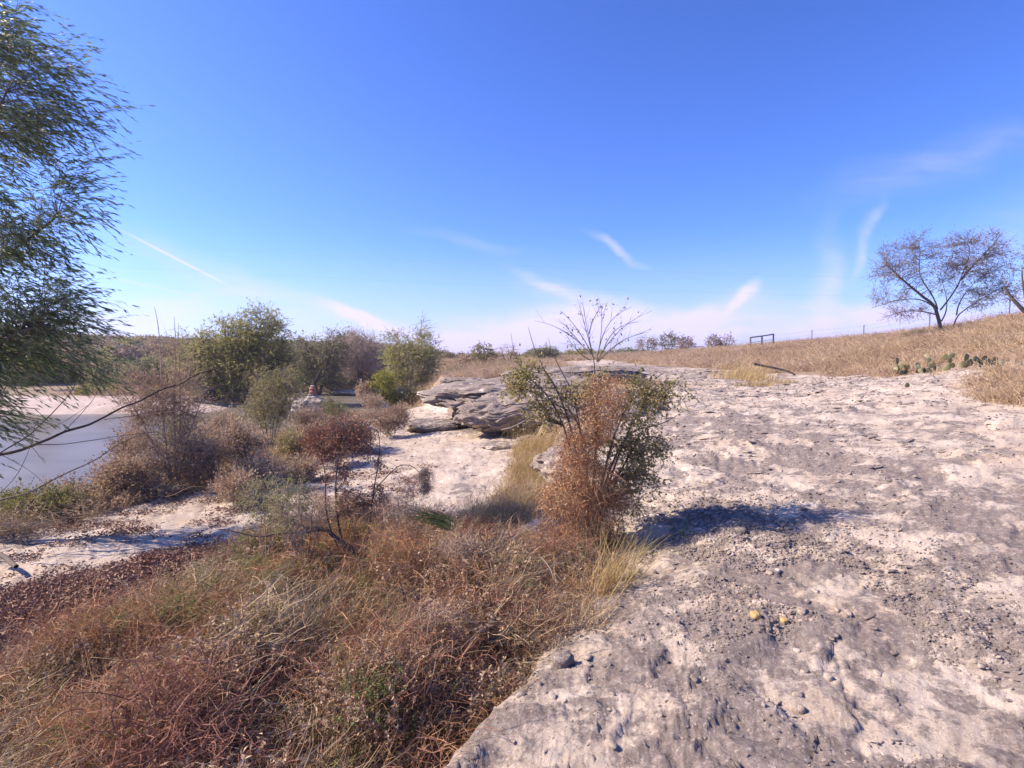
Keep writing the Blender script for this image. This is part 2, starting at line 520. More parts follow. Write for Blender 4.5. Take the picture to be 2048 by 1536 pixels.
def mat_rock(name, terrain=False, tone=1.0, lichen=.5):
    m, t, L = mat_new(name)
    out = nn(t, 'ShaderNodeOutputMaterial')
    b = nn(t, 'ShaderNodeBsdfPrincipled')
    b.inputs['Roughness'].default_value = .92
    b.inputs['Specular IOR Level'].default_value = .15
    geo = nn(t, 'ShaderNodeNewGeometry')
    pos = geo.outputs['Position']

    def noise(sc, det=6, rough=.55, dist=0, vec=pos):
        n = nn(t, 'ShaderNodeTexNoise')
        n.inputs['Scale'].default_value = sc; n.inputs['Detail'].default_value = det
        n.inputs['Roughness'].default_value = rough; n.inputs['Distortion'].default_value = dist
        L(vec, n.inputs['Vector'])
        return n.outputs['Fac']

    def mr(x, a0, b0, c0=0, d0=1):
        n = nn(t, 'ShaderNodeMapRange', i_1=a0, i_2=b0, i_3=c0, i_4=d0)
        L(x, n.inputs[0]); return n.outputs[0]

    def mth(op, x, y):
        n = nn(t, 'ShaderNodeMath', operation=op)
        for k, q in enumerate((x, y)):
            if isinstance(q, (int, float)): n.inputs[k].default_value = q
            else: L(q, n.inputs[k])
        return n.outputs[0]

    def mix(f, c1, c2, bt='MIX'):
        n = nn(t, 'ShaderNodeMix', data_type='RGBA', blend_type=bt)
        for k, q in ((0, f), (6, c1), (7, c2)):
            if isinstance(q, (int, float)): n.inputs[k].default_value = q
            elif isinstance(q, tuple): n.inputs[k].default_value = (*q, 1)
            else: L(q, n.inputs[k])
        return n.outputs[2]

    if terrain:
        za = nn(t, 'ShaderNodeAttribute', attribute_name='zone')
        sp = nn(t, 'ShaderNodeSeparateColor'); L(za.outputs['Color'], sp.inputs[0])
        rock, low, lich_shade = sp.outputs[0], sp.outputs[1], sp.outputs[2]
    else:
        lich_shade = None
    base = ramp(t, [(.25, (.27 * tone, .205 * tone, .18 * tone)), (.45, (.40 * tone, .325 * tone, .265 * tone)), (.62, (.51 * tone, .425 * tone, .355 * tone)), (.8, (.60 * tone, .515 * tone, .45 * tone))])
    L(noise(2.2, 9, .68, .4), base.inputs[0])
    col = base.outputs[0]
    # warm ochre stains
    col = mix(mr(noise(.9, 5, .5, .6), .56, .72, 0, .55), col, (.46 * tone, .33 * tone, .22 * tone))
    # grey lichen crust in broken blotches; on terrain also the painted overhang shade
    ln = mth('ADD', mth('ADD', mth('MULTIPLY', noise(1.5, 4, .55, .8), .55), mth('MULTIPLY', noise(5.5, 9, .66, .5), .42)), mth('MULTIPLY', noise(19, 8, .75, .3), .20))
    if lich_shade is None:
        thr = mth('SUBTRACT', ln, .60 - lichen * .2)
    else:
        thr = mth('ADD', ln, mth('SUBTRACT', mth('MULTIPLY', lich_shade, .34), .745))
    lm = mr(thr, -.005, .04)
    lcol = ramp(t, [(.32, (.09, .07, .062)), (.5, (.18, .145, .13)), (.68, (.31, .26, .23))])
    L(noise(22, 8, .75), lcol.inputs[0])
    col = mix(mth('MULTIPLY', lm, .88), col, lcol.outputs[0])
    # small dark pits and pale crumbs
    vo = nn(t, 'ShaderNodeTexVoronoi', feature='F1'); vo.inputs['Scale'].default_value = 34; L(pos, vo.inputs['Vector'])
    pit = mth('MULTIPLY', mr(vo.outputs['Distance'], .22, .08), mr(noise(3.5, 4), .45, .6))
    col = mix(mth('MULTIPLY', pit, .7), col, (.10, .08, .08))
    col = mix(mth('MULTIPLY', mr(noise(28, 6, .8), .56, .64), .6), col, (.15, .12, .115))
    col = mix(mth('MULTIPLY', mr(noise(45, 5, .7), .56, .68), .5), col, (.66 * tone, .58 * tone, .54 * tone))
    if terrain:
        soil = ramp(t, [(.3, (.15, .105, .08)), (.5, (.24, .175, .13)), (.7, (.36, .28, .21))])
        L(noise(5, 8, .7), soil.inputs[0])
        sand = ramp(t, [(.3, (.36, .28, .24)), (.7, (.52, .42, .37))])
        L(noise(1.1, 8, .6), sand.inputs[0])
        rk = mr(mth('ADD', rock, mth('MULTIPLY', mth('SUBTRACT', noise(3, 6, .7), .5), .9)), .42, .58)
        nonrock = mix(low, soil.outputs[0], sand.outputs[0])
        col = mix(rk, nonrock, col)
    L(col, b.inputs['Base Color'])
    # relief
    vf = nn(t, 'ShaderNodeTexVoronoi', feature='DISTANCE_TO_EDGE'); vf.inputs['Scale'].default_value = 5.5
    mp = nn(t, 'ShaderNodeMapping'); mp.inputs['Scale'].default_value = (1, 1.0, 3.0)
    dd = nn(t, 'ShaderNodeVectorMath', operation='MULTIPLY_ADD')
    nc = nn(t, 'ShaderNodeTexNoise', i_2=2.5, i_3=4.0); L(pos, nc.inputs['Vector'])
    dd.inputs[1].default_value = (.5, .5, .5); L(nc.outputs['Color'], dd.inputs[0]); L(pos, dd.inputs[2])
    L(dd.outputs[0], mp.inputs[0]); L(mp.outputs[0], vf.inputs['Vector'])
    h = mth('MULTIPLY', mr(vf.outputs['Distance'], 0, .03), .05)
    h = mth('ADD', h, mth('MULTIPLY', noise(11, 10, .75), .8))
    h = mth('ADD', h, mth('MULTIPLY', noise(40, 6, .7), .25))
    bp = nn(t, 'ShaderNodeBump')
    bp.inputs['Strength'].default_value = 1.0; bp.inputs['Distance'].default_value = .028
    L(h, bp.inputs['Height']); L(bp.outputs[0], b.inputs['Normal'])
    L(b.outputs[0], out.inputs[0])
    return m


M['terrain'] = mat_rock('limestone_ground', True)
M['boulder'] = mat_rock('weathered_limestone', False, 1.0, .5)
M['chip'] = mat_rock('limestone_chip', False, 1.0, .2)


def mat_plain(name, col, rough=.7, metal=0, nscale=8, var=.3):
    m, t, L = mat_new(name)
    out = nn(t, 'ShaderNodeOutputMaterial'); b = nn(t, 'ShaderNodeBsdfPrincipled')
    tc = nn(t, 'ShaderNodeTexCoord')
    n = nn(t, 'ShaderNodeTexNoise', i_2=nscale, i_3=5.0); L(tc.outputs['Object'], n.inputs['Vector'])
    r = ramp(t, [(.3, tuple(q * (1 - var) for q in col)), (.7, tuple(min(1, q * (1 + var)) for q in col))])
    L(n.outputs['Fac'], r.inputs[0]); L(r.outputs[0], b.inputs['Base Color'])
    b.inputs['Roughness'].default_value = rough; b.inputs['Metallic'].default_value = metal
    L(b.outputs[0], out.inputs[0])
    return m


M['steel'] = mat_plain('rusty_pipe', (.16, .13, .13), .6, .3)
M['wire'] = mat_plain('wire', (.10, .10, .13), .5, .4)
M['timber'] = mat_plain('weathered_post', (.2, .17, .15), .85)
M['ochre'] = mat_plain('ochre_stone', (.42, .27, .11), .8, 0, 14, .2)
M['redstone'] = mat_plain('red_stone', (.36, .12, .10), .8, 0, 14, .25)
M['whitestone'] = mat_plain('white_stone', (.42, .35, .30), .85, 0, 10, .12)
M['cactus'] = mat_plain('cactus_green', (.07, .08, .04), .55, 0, 6, .35)
M['cactusy'] = mat_plain('cactus_yellow_green', (.17, .155, .07), .55, 0, 6, .35)


def mat_water():
    m, t, L = mat_new('river_water')
    out = nn(t, 'ShaderNodeOutputMaterial'); b = nn(t, 'ShaderNodeBsdfPrincipled')
    geo = nn(t, 'ShaderNodeNewGeometry')
    n = nn(t, 'ShaderNodeTexNoise', i_2=.35, i_3=3.0); L(geo.outputs['Position'], n.inputs['Vector'])
    r = ramp(t, [(.35, (.13, .11, .085)), (.65, (.18, .155, .125))]); L(n.outputs['Fac'], r.inputs[0])
    L(r.outputs[0], b.inputs['Base Color'])
    b.inputs['Roughness'].default_value = .22
    b.inputs['Specular IOR Level'].default_value = .3
    b.inputs['IOR'].default_value = 1.11
    n2 = nn(t, 'ShaderNodeTexNoise', i_2=4.0, i_3=4.0); L(geo.outputs['Position'], n2.inputs['Vector'])
    bp = nn(t, 'ShaderNodeBump'); bp.inputs['Strength'].default_value = .12; bp.inputs['Distance'].default_value = .03
    L(n2.outputs['Fac'], bp.inputs['Height']); L(bp.outputs[0], b.inputs['Normal'])
    L(b.outputs[0], out.inputs[0])
    return m


M['water'] = mat_water()

# ------------------------------------------------------------------ ground: one sheet to the horizon
WATER_Z = -1.5


def build_ground():
    an = np.radians(np.concatenate([np.linspace(-50, 50, 640), np.linspace(50, 310, 60)[1:-1]]))
    rr = [.05, .4]
    r = .8
    while r < 62: rr.append(r); r *= 1.0105
    while r < 6000: rr.append(r); r *= 1.06
    rr = np.array(rr)
    R, T = np.meshgrid(rr, an, indexing='ij')
    X, Y = R * np.sin(T), R * np.cos(T)
    z, ru, rl, dr, de = ground(X.ravel(), Y.ravel())
    V = np.c_[X.ravel(), Y.ravel(), z]
    n, k = len(rr), len(an)
    i = np.arange(n - 1)[:, None] * k; j = np.arange(k)[None]; j2 = (j + 1) % k
    F = np.stack([i + j, i + k + j, i + k + j2, i + j2], -1).reshape(-1, 4)[:, ::-1]
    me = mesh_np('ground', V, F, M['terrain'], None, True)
    x, y = V[:, 0], V[:, 1]
    sand = np.maximum(sstep(-1, .5, poly_sd(x, y, SANDBAR)), sstep(1.5, -.5, -dr - .5) * .8)
    sand = np.maximum(sand, sstep(-.4, .3, poly_sd(x, y, [(-.6, 5.6), (-.2, 7.2), (.8, 7.2), (.9, 5), (.3, 4.4), (-.2, 4.8)])) * .9)
    near = np.exp(-((x - 1.2) ** 2 + (y - 2.6) ** 2) / 7)
    li_shade = .43 + .20 * near + .7 * np.exp(-((x + .6) / 2.6) ** 2 - ((y - 17) / 1.8) ** 2) + .22 * fbm(x * .25, y * .25, 3) - .18 * rl + .20 * np.exp(-((x - 4) / 2.5) ** 2 - ((y - 8.5) / 2.2) ** 2) - .25 * sstep(6, 9, x) * sstep(16, 9, y)  # term at the ledge paints overhang shade into the recess; the rest is lichen
    li_shade = li_shade + .5 * np.exp(-((x - 6) / 4) ** 2 - ((y - 36) / 7) ** 2)
    col = np.c_[np.clip(ru + rl, 0, 1), np.clip(sand, 0, 1), np.clip(li_shade, 0, 1), np.ones(len(x))]
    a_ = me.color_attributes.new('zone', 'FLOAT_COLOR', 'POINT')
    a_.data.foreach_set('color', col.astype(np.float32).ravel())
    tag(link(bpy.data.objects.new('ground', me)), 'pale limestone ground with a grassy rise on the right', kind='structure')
    # river
    P = np.array([(-150, -80), (-6, -80), (-6, 20), (-5.8, 30), (-7, 44), (-7, 58), (-24, 58), (-24, 36), (-150, 36)], float)
    w = link(bpy.data.objects.new('river', bpy.data.meshes.new('river')))
    w.data.from_pydata([(p[0], p[1], WATER_Z) for p in P], [], [tuple(range(len(P)))])
    w.data.materials.append(M['water'])
    tag(w, 'calm murky river in the low ground on the left', kind='structure')


build_ground()


def build_haze():
    m = MB()
    x0, x1, y0, y1, z0, z1 = -6200, 6200, -6200, 6200, -30, 26
    V = np.array([(x, y, z) for x in (x0, x1) for y in (y0, y1) for z in (z0, z1)], float)
    m.add(V, np.array([(0, 1, 3, 2), (4, 6, 7, 5), (0, 4, 5, 1), (2, 3, 7, 6), (0, 2, 6, 4), (1, 5, 7, 3)]), np.zeros(6))
    mt, t, L = mat_new('haze_air')
    out = nn(t, 'ShaderNodeOutputMaterial'); v = nn(t, 'ShaderNodeVolumePrincipled')
    v.inputs['Color'].default_value = (.92, .86, .92, 1)
    v.inputs['Density'].default_value = .0006
    v.inputs['Anisotropy'].default_value = .3
    L(v.outputs[0], out.inputs['Volume'])
    tag(m.obj('haze', mt), 'thin pale haze in the air', kind='stuff')


build_haze()


# ------------------------------------------------------------------ scatter (stuff only)
def scatter(name, pts, rot, scl, idx, protos, label, parent=None):
    col = bpy.data.collections.new(name + '_kinds')
    for k, me in enumerate(protos):
        o = bpy.data.objects.new('%s_kind_%02d' % (name, k), me)
        col.objects.link(o)
    pts = np.asarray(pts, float)
    me = bpy.data.meshes.new(name)
    me.vertices.add(len(pts)); me.vertices.foreach_set('co', pts.astype(np.float32).ravel())
    for nm, ty, arr in (('rot', 'FLOAT_VECTOR', rot), ('scl', 'FLOAT_VECTOR', scl), ('idx', 'INT', idx)):
        a_ = me.attributes.new(nm, ty, 'POINT')
        arr = np.asarray(arr)
        if ty == 'INT': a_.data.foreach_set('value', arr.astype(np.int32))
        else:
            if arr.ndim == 1: arr = np.repeat(arr[:, None], 3, 1)
            a_.data.foreach_set('vector', arr.astype(np.float32).ravel())
    ob = link(bpy.data.objects.new(name, me))
    g = bpy.data.node_groups.new(name, 'GeometryNodeTree')
    g.interface.new_socket('Geometry', in_out='INPUT', socket_type='NodeSocketGeometry')
    g.interface.new_socket('Geometry', in_out='OUTPUT', socket_type='NodeSocketGeometry')
    gi, go = g.nodes.new('NodeGroupInput'), g.nodes.new('NodeGroupOutput')
    ip = g.nodes.new('GeometryNodeInstanceOnPoints')
    ci = g.nodes.new('GeometryNodeCollectionInfo')
    ci.inputs['Collection'].default_value = col
    ci.inputs['Separate Children'].default_value = True
    ci.inputs['Reset Children'].default_value = True
    ip.inputs['Pick Instance'].default_value = True

    def attr(nm, ty):
        n = g.nodes.new('GeometryNodeInputNamedAttribute'); n.data_type = ty
        n.inputs[0].default_value = nm
        return n.outputs[0]
    e2 = g.nodes.new('FunctionNodeEulerToRotation')
    g.links.new(attr('rot', 'FLOAT_VECTOR'), e2.inputs[0])
    g.links.new(gi.outputs[0], ip.inputs['Points'])
    g.links.new(ci.outputs[0], ip.inputs['Instance'])
    g.links.new(attr('idx', 'INT'), ip.inputs['Instance Index'])
    g.links.new(e2.outputs[0], ip.inputs['Rotation'])
    g.links.new(attr('scl', 'FLOAT_VECTOR'), ip.inputs['Scale'])
    g.links.new(ip.outputs[0], go.inputs[0])
    md = ob.modifiers.new('scatter', 'NODES'); md.node_group = g
    tag(ob, label, kind='stuff')
    return ob


def curves(n, K, start, d0, length, bend, wander=.1):
    """n polylines: start (n,3), initial direction d0, gravity/other bend vector"""
    start = np.asarray(start, float).reshape(-1, 3); d = np.asarray(d0, float).reshape(-1, 3)
    d = d / (np.linalg.norm(d, axis=1, keepdims=True) + 1e-9)
    L = np.broadcast_to(length, (n,))[:, None] / (K - 1)
    P = [start.copy()]
    bend = np.broadcast_to(bend, (n, 3))
    for k in range(K - 1):
        P.append(P[-1] + d * L)
        d = d + bend / (K - 1) + rng.normal(size=(n, 3)) * wander
        d /= np.linalg.norm(d, axis=1, keepdims=True) + 1e-9
    return np.stack(P, 1)


def rdir(n, up=0.0, spread=1.0):
    v = rng.normal(size=(n, 3)) * spread
    v[:, 2] += up
    return v / (np.linalg.norm(v, axis=1, keepdims=True) + 1e-9)


def clump_grass(n, h, rad, w, mat, lean=.5, bend=-.9, K=4, name='clump', wind=(0.25, 0, 0)):
    b = MB()
    st = np.c_[rng.normal(size=(n, 2)) * rad, np.zeros(n)]
    d = np.c_[rng.normal(size=(n, 2)) * lean, np.ones(n)] + np.array(wind)
    P = curves(n, K, st, d, h * rng.uniform(.45, 1.1, n), np.array([wind[0], wind[1], bend]), .12)
    b.ribbons(P, w * rng.uniform(.6, 1.4, n))
    return b.mesh(name, mat)


def clump_thatch(n, L, rad, w, mat, flat=.25, dirv=None, name='thatch', curl=.25, K=5, hgt=.12):
    """matted dead stems lying over one another"""
    b = MB()
    st = np.c_[rng.normal(size=(n, 2)) * rad, rng.uniform(0, hgt, n)]
    if dirv is None:
        a_ = rng.uniform(0, 2 * np.pi, n)
        d = np.c_[np.cos(a_), np.sin(a_), rng.normal(size=n) * flat + .15]
    else:
        d = np.array(dirv)[None] + rng.normal(size=(n, 3)) * np.array([.5, .5, flat])
    P = curves(n, K, st, d, L * rng.uniform(.4, 1.2, n), np.array([0, 0, -.35]), curl)
    P[:, :, 2] = np.maximum(P[:, :, 2], -.02)
    b.ribbons(P, w * rng.uniform(.5, 1.5, n), taper=.4)
    return b.mesh(name, mat)


def clump_herb(n, h, rad, mat, stem_mat_rnd=.9, leaf=.03, lw=.012, k=9, name='herb'):
    b = MB()
    st = np.c_[rng.normal(size=(n, 2)) * rad, np.zeros(n)]
    P = curves(n, 5, st, rdir(n, 1.5, .6), h * rng.uniform(.4, 1.1, n), np.array([0, 0, -.4]), .15)
    b.ribbons(P, .004)
    t = rng.uniform(.25, 1, (n, k))
    f = t * 4; i0 = np.minimum(f.astype(int), 3)
    ii = np.arange(n)[:, None]
    pos = P[ii, i0] + (P[ii, i0 + 1] - P[ii, i0]) * (f - i0)[..., None]
    m = n * k
    b.leaves(pos.reshape(-1, 3), rdir(m, .3), leaf * rng.uniform(.5, 1.3, m), lw * rng.uniform(.6, 1.3, m))
    return b.mesh(name, mat)


def sample_poly(P, n, clear=None):
    P = np.array(P, float)
    lo, hi = P.min(0), P.max(0)
    q = rng.uniform(lo, hi, (n, 2))
    return q[poly_sd(q[:, 0], q[:, 1], P) > 0]


def put(name, q, protos, idx, smin, smax, label, dz=0.0, tilt=.12, zs=1.0, yaw=None):
    z = ground(q[:, 0], q[:, 1])[0] + dz
    n = len(q)
    rot = np.c_[rng.normal(size=(n, 2)) * tilt, rng.uniform(0, 6.283, n) if yaw is None else rng.normal(size=n) * yaw]
    s = rng.uniform(smin, smax, n)
    scl = np.c_[s, s, s * zs]
    return scatter(name, np.c_[q, z], rot, scl, idx, protos, label)


# ------------------------------------------------------------------ trees and shrubs
def lobe(u, v, ru, rv, Y, depth=None):
    c = at(u, v, Y)
    rx, rz = ru * Y / FPX, rv * Y / FPX
    return (*c, rx, depth if depth is not None else (rx + rz) * .45, rz)


def in_lobes(lobes, n, shell=.0):
    lobes = np.array(lobes, float)
    vol = lobes[:, 3] * lobes[:, 4] * lobes[:, 5]
    pick = rng.choice(len(lobes), n, p=vol / vol.sum())
    d = rdir(n)
    r = rng.uniform(shell, 1, n) ** (1 / 2.4)
    L = lobes[pick]
    return L[:, :3] + d * r[:, None] * L[:, 3:], pick


def bez(p0, p1, sag, K=5, wob=.06):
    p0, p1 = np.asarray(p0, float), np.asarray(p1, float)
    t = np.linspace(0, 1, K)[None, :, None]
    P = p0[:, None] * (1 - t) + p1[:, None] * t
    ln = np.linalg.norm(p1 - p0, axis=1)[:, None, None]
    P = P + np.array([0, 0, 1.])[None, None] * sag * ln * 4 * t * (1 - t)
    wb = rng.normal(size=P.shape) * wob * ln * np.sqrt(t * (1 - t)) * 2
    return P + wb


def woody(name, label, cat, base, lobes, stems, ntar=120, twigs=4, tlen=.5, nleaf=8, leaf=.06, lw=.014, leafmat='riverleaf',
          bark='bark', r0=.08, droop=-.5, wind=(0, 0, 0), group=None, leaf_dir=None, shell=.2, sag=.12, tw=.006, twigmat=None,
          parts=('trunk', 'branches', 'foliage'), br=.35, leafspread=.8, tipr=.3, out_dir=.7):
    """stems: polylines from base; targets inside lobes hang on the nearest stem point; twigs and leaves round every target"""
    root = empty(name, base, label, cat, group)
    base = np.array(base, float)
    tr = MB()
    nodes, nr = [], []
    for stp in stems:
        stp = np.array(stp, float)
        K = len(stp)
        fine = []
        for k in range(K - 1):
            for t in np.linspace(0, 1, 4, endpoint=False): fine.append(stp[k] * (1 - t) + stp[k + 1] * t)
        fine.append(stp[-1]); fine = np.array(fine)
        ln = np.linalg.norm(stp[-1] - stp[0])
        wob = rng.normal(size=fine.shape) * ln * .012; wob[0] = 0
        fine = fine + np.cumsum(wob, 0) * .5
        nf = 5 if len(fine) > 6 else 3
        fine = np.stack([np.convolve(np.pad(fine[:, k_], nf // 2, 'edge'), np.ones(nf) / nf, 'valid') for k_ in range(3)], 1)
        r1 = r0 if np.linalg.norm(stp[0] - base) < .05 * ln + .02 else r0 * .5
        rad = r1 * np.linspace(1, tipr, len(fine)) * rng.uniform(.75, 1.05)
        tr.tubes(fine, rad, 6)
        nodes.append(fine[2:]); nr.append(rad[2:])
    nodes, nr = np.concatenate(nodes), np.concatenate(nr)
    tr.obj(parts[0], M[bark], root, True)
    T, pick = in_lobes(lobes, ntar, shell)
    # limb for each target: nearest node below/inside
    d = np.linalg.norm(T[:, None] - nodes[None], axis=2) + np.clip(nodes[None, :, 2] - T[:, None, 2], 0, 9) * .8
    j = d.argmin(1)
    P = bez(nodes[j], T, sag)
    R = np.minimum(nr[j] * br, .012 * np.linalg.norm(T - nodes[j], axis=1) + tw)[:, None] * np.linspace(1, .3, 5)[None]
    bm_ = MB()
    bm_.tubes(P, np.maximum(R, tw * .5), 4)
    n = ntar * twigs
    src = np.repeat(np.arange(ntar), twigs)
    tpos = rng.uniform(.35, 1, n) * 4
    i0 = np.minimum(tpos.astype(int), 3)
    sp = P[src, i0] + (P[src, i0 + 1] - P[src, i0]) * (tpos - i0)[:, None]
    od = P[src, -1] - P[src, 0]; od /= np.linalg.norm(od, axis=1, keepdims=True) + 1e-9
    Q = curves(n, 4, sp, rdir(n) + od * out_dir + np.array(wind), tlen * rng.uniform(.4, 1.15, n), np.array([wind[0], wind[1], droop]), .14)
    bm_.ribbons(Q, tw)
    bm_.obj(parts[1], M[twigmat or bark], root)
    if nleaf:
        m = n * nleaf
        s2 = np.repeat(np.arange(n), nleaf)
        t = rng.uniform(.1, 1, m) * 3; i0 = np.minimum(t.astype(int), 2)
        q0, q1 = Q[s2, i0], Q[s2, i0 + 1]
        lp = q0 + (q1 - q0) * (t - i0)[:, None]
        td = (q1 - q0) / (np.linalg.norm(q1 - q0, axis=1, keepdims=True) + 1e-9)
        ld = td + rdir(m) * leafspread + (np.array(leaf_dir) if leaf_dir is not None else 0)
        lf = MB()
        rn = np.clip(rng.random(ntar)[src][s2] * .55 + rng.random(m) * .45, 0, 1)
        lf.leaves(lp, ld, leaf * rng.uniform(.55, 1.25, m), lw * rng.uniform(.7, 1.3, m), rn)
        lf.obj(parts[2], M[leafmat], root)
    return root


def P_(u, v, Y):
    return tuple(at(u, v, Y))


def build_trees():
    # near willow leaning in from the left edge
    Yw = 7.0
    b = gpt(-150, Yw)
    prof = [(20, -12, 30), (55, 20, 35), (100, 45, 42), (150, 50, 45), (200, 40, 45), (250, 35, 40), (295, 40, 36), (330, 30, 30)]
    lobes = [lobe(u - 6, v, 68, r, Yw, .8) for v, u, r in prof]
    lobes += [lobe(-60, 30, 60, 50, Yw, 1.2), lobe(-60, 120, 80, 70, Yw, 1.3), lobe(-60, 230, 80, 70, Yw, 1.3), lobe(-40, 330, 70, 50, Yw, 1), lobe(5, 370, 50, 34, Yw, .8), lobe(70, 345, 52, 26, Yw, .7), lobe(8, 415, 24, 22, Yw, .5), lobe(95, 310, 30, 16, Yw, .5), lobe(105, 385, 40, 14, 7.6, .4), lobe(15, 395, 45, 26, 7.0, .6), lobe(75, 372, 55, 20, 7.3, .6), lobe(28, 432, 26, 16, 6.8, .4), lobe(-10, 440, 30, 30, 6.8, .5)]
    stems = [[b, P_(-140, 330, Yw), P_(-130, 200, Yw), P_(-120, 60, Yw), P_(-110, -60, Yw)], [P_(-140, 330, 7), P_(-80, 250, 6.6), P_(-10, 160, 6.5), P_(20, 90, 6.5)],
             [P_(-140, 330, 7), P_(-70, 300, 7.2), P_(10, 250, 7.4), P_(70, 200, 7.3)], [b, P_(-70, 390, 7.2), P_(10, 350, 7.0), P_(70, 330, 7.0)], [P_(-130, 200, 7), P_(-60, 120, 7), P_(-10, 40, 7)]]
    woody('willow_tree', 'tall narrow leaved green willow leaning in over the river at the left edge', 'tree', b, lobes, stems, ntar=800, twigs=6, tlen=.52,
          nleaf=11, leaf=.10, lw=.0125, leafmat='willow', r0=.075, droop=-.55, wind=(.75, 0, -.15), leaf_dir=(.75, 0, -.55), leafspread=.4, tw=.0035, shell=0, out_dir=.5, br=.25)
    # a second willow outside the frame shades the leaf litter
    b = np.array([-8.6, 3.2, gz(-8.6, 3.2)])
    woody('willow_tree', 'small willow standing on the bank just outside the left edge, shading the fallen leaves', 'tree', b,
          [(-7.7, 3.4, 2.6, .8, .8, .7), (-8.4, 2.6, 3.3, .8, .8, .6), (-7.9, 4.1, 2.2, .5, .5, .4)], [[b, (-8.4, 3.1, 1.2), (-8.0, 3.0, 3.2)], [b, (-8.2, 3.5, 1.5), (-7.6, 3.7, 2.8)]],
          ntar=150, twigs=6, tlen=.5, nleaf=11, leaf=.10, lw=.014, leafmat='willow', r0=.06, droop=-.5, tw=.0035, leafspread=.5)
    # big river willow
    Y = 36
    b = gpt(236, Y)
    L = [lobe(258, 331, 32, 27, Y), lobe(228, 342, 30, 26, Y), lobe(272, 356, 26, 32, Y), lobe(212, 366, 36, 28, Y), lobe(248, 372, 46, 26, Y), lobe(190, 372, 22, 24, Y), lobe(285, 375, 22, 22, Y), lobe(230, 390, 48, 10, Y), lobe(275, 392, 26, 8, Y)]
    woody('river_tree', 'largest rounded green tree on the far river bank', 'tree', b, L,
          [[b, P_(240, 370, Y), P_(255, 345, Y), P_(262, 318, Y)], [b, P_(222, 375, Y), P_(208, 352, Y), P_(200, 335, Y)], [b, P_(262, 380, Y), P_(280, 358, Y)], [b, P_(232, 372, Y), P_(228, 335, Y)]],
          ntar=900, twigs=7, tlen=.85, nleaf=7, leaf=.17, lw=.05, leafmat='riverleaf', r0=.16, droop=-.4, tw=.012, leafspread=.7, wind=(.15, 0, .1))
    Y = 38
    b = gpt(186, Y)
    woody('river_tree', 'thin pale yellowish tree left of the largest river tree', 'tree', b, [lobe(186, 345, 14, 16, Y), lobe(182, 372, 18, 22, Y), lobe(172, 355, 12, 14, Y)],
          [[b, P_(182, 372, Y), P_(180, 345, Y)], [b, P_(190, 372, Y), P_(192, 335, Y)]], ntar=110, twigs=5, tlen=.8, nleaf=5, leaf=.13, lw=.04, leafmat='weed', r0=.07, tw=.012, bark='palebark')
    Y = 46
    b = gpt(318, Y)
    L = [lobe(303, 346, 17, 15, Y), lobe(332, 343, 18, 14, Y), lobe(318, 362, 30, 22, Y), lobe(340, 358, 20, 18, Y), lobe(300, 368, 22, 18, Y), lobe(320, 382, 34, 10, Y)]
    woody('river_tree', 'grey green tree right behind the largest river tree', 'tree', b, L,
          [[b, P_(312, 370, Y), P_(304, 340, Y)], [b, P_(325, 370, Y), P_(334, 336, Y)]], ntar=330, twigs=6, tlen=.9, nleaf=6, leaf=.2, lw=.065, leafmat='riverleaf2', r0=.14, tw=.014)
    Y = 52
    b = gpt(360, Y)
    L = [lobe(358, 350, 24, 20, Y), lobe(345, 362, 18, 18, Y), lobe(372, 358, 14, 18, Y)]
    woody('bare_tree', 'leafless purplish tree between the green river trees', 'tree', b, L,
          [[b, P_(358, 365, Y), P_(350, 340, Y)], [b, P_(362, 365, Y), P_(370, 342, Y)]], ntar=260, twigs=10, tlen=1.3, nleaf=3, leaf=.14, lw=.04, leafmat='purple', r0=.2, tw=.03, twigmat='purple', droop=.1)
    Y = 56
    b = gpt(343, Y)
    woody('river_tree', 'dark crowned tree showing above the leafless tree', 'tree', b, [lobe(350, 342, 20, 10, Y), lobe(336, 350, 10, 8, Y)], [[b, P_(352, 360, Y), P_(352, 340, Y)]],
          ntar=90, twigs=6, tlen=.8, nleaf=7, leaf=.22, lw=.09, leafmat='riverleaf2', r0=.15, tw=.02)
    Y = 35
    b = gpt(408, Y)
    L = [lobe(398, 345, 16, 15, Y), lobe(423, 334, 9, 16, Y), lobe(425, 352, 17, 20, Y), lobe(408, 366, 28, 24, Y), lobe(432, 375, 16, 22, Y), lobe(392, 380, 16, 14, Y)]
    woody('river_tree', 'slender yellow green tree standing behind the rock ledge', 'tree', b, L,
          [[b, P_(412, 370, Y), P_(422, 345, Y), P_(424, 318, Y)], [b, P_(402, 370, Y), P_(396, 340, Y)], [b, P_(420, 375, Y), P_(434, 350, Y)], [b, P_(406, 370, Y), P_(410, 335, Y)]],
          ntar=360, twigs=6, tlen=.75, nleaf=7, leaf=.13, lw=.042, leafmat='riverleaf', r0=.07, tw=.012, bark='palebark', wind=(.1, 0, .25), droop=-.2)
    Y = 32
    for u, v, ru, rv, lab in ((383, 384, 14, 13, 'upper bright yellow green bush beside the pond'), (392, 398, 9, 6, 'small vivid lime bush at the pond edge'), (412, 397, 18, 8, 'golden orange bush below the slender tree'), (366, 392, 9, 10, 'brownish bush at the right end of the pond')):
        b = gpt(u, Y)
        woody('waterside_bush', lab, 'bush', b, [lobe(u, v, ru, rv, Y)], [[b, P_(u - 5, v, Y)], [b, P_(u + 6, v - 3, Y)], [b, P_(u, v - rv * .7, Y)]], ntar=90, twigs=5, tlen=.35, nleaf=8, leaf=.10, lw=.04,
              leafmat={'u': 'yellow', 's': 'yellow', 'g': 'weed', 'b': 'deadleaf'}[lab[0]], r0=.03, tw=.01, group='bushes round the pond')
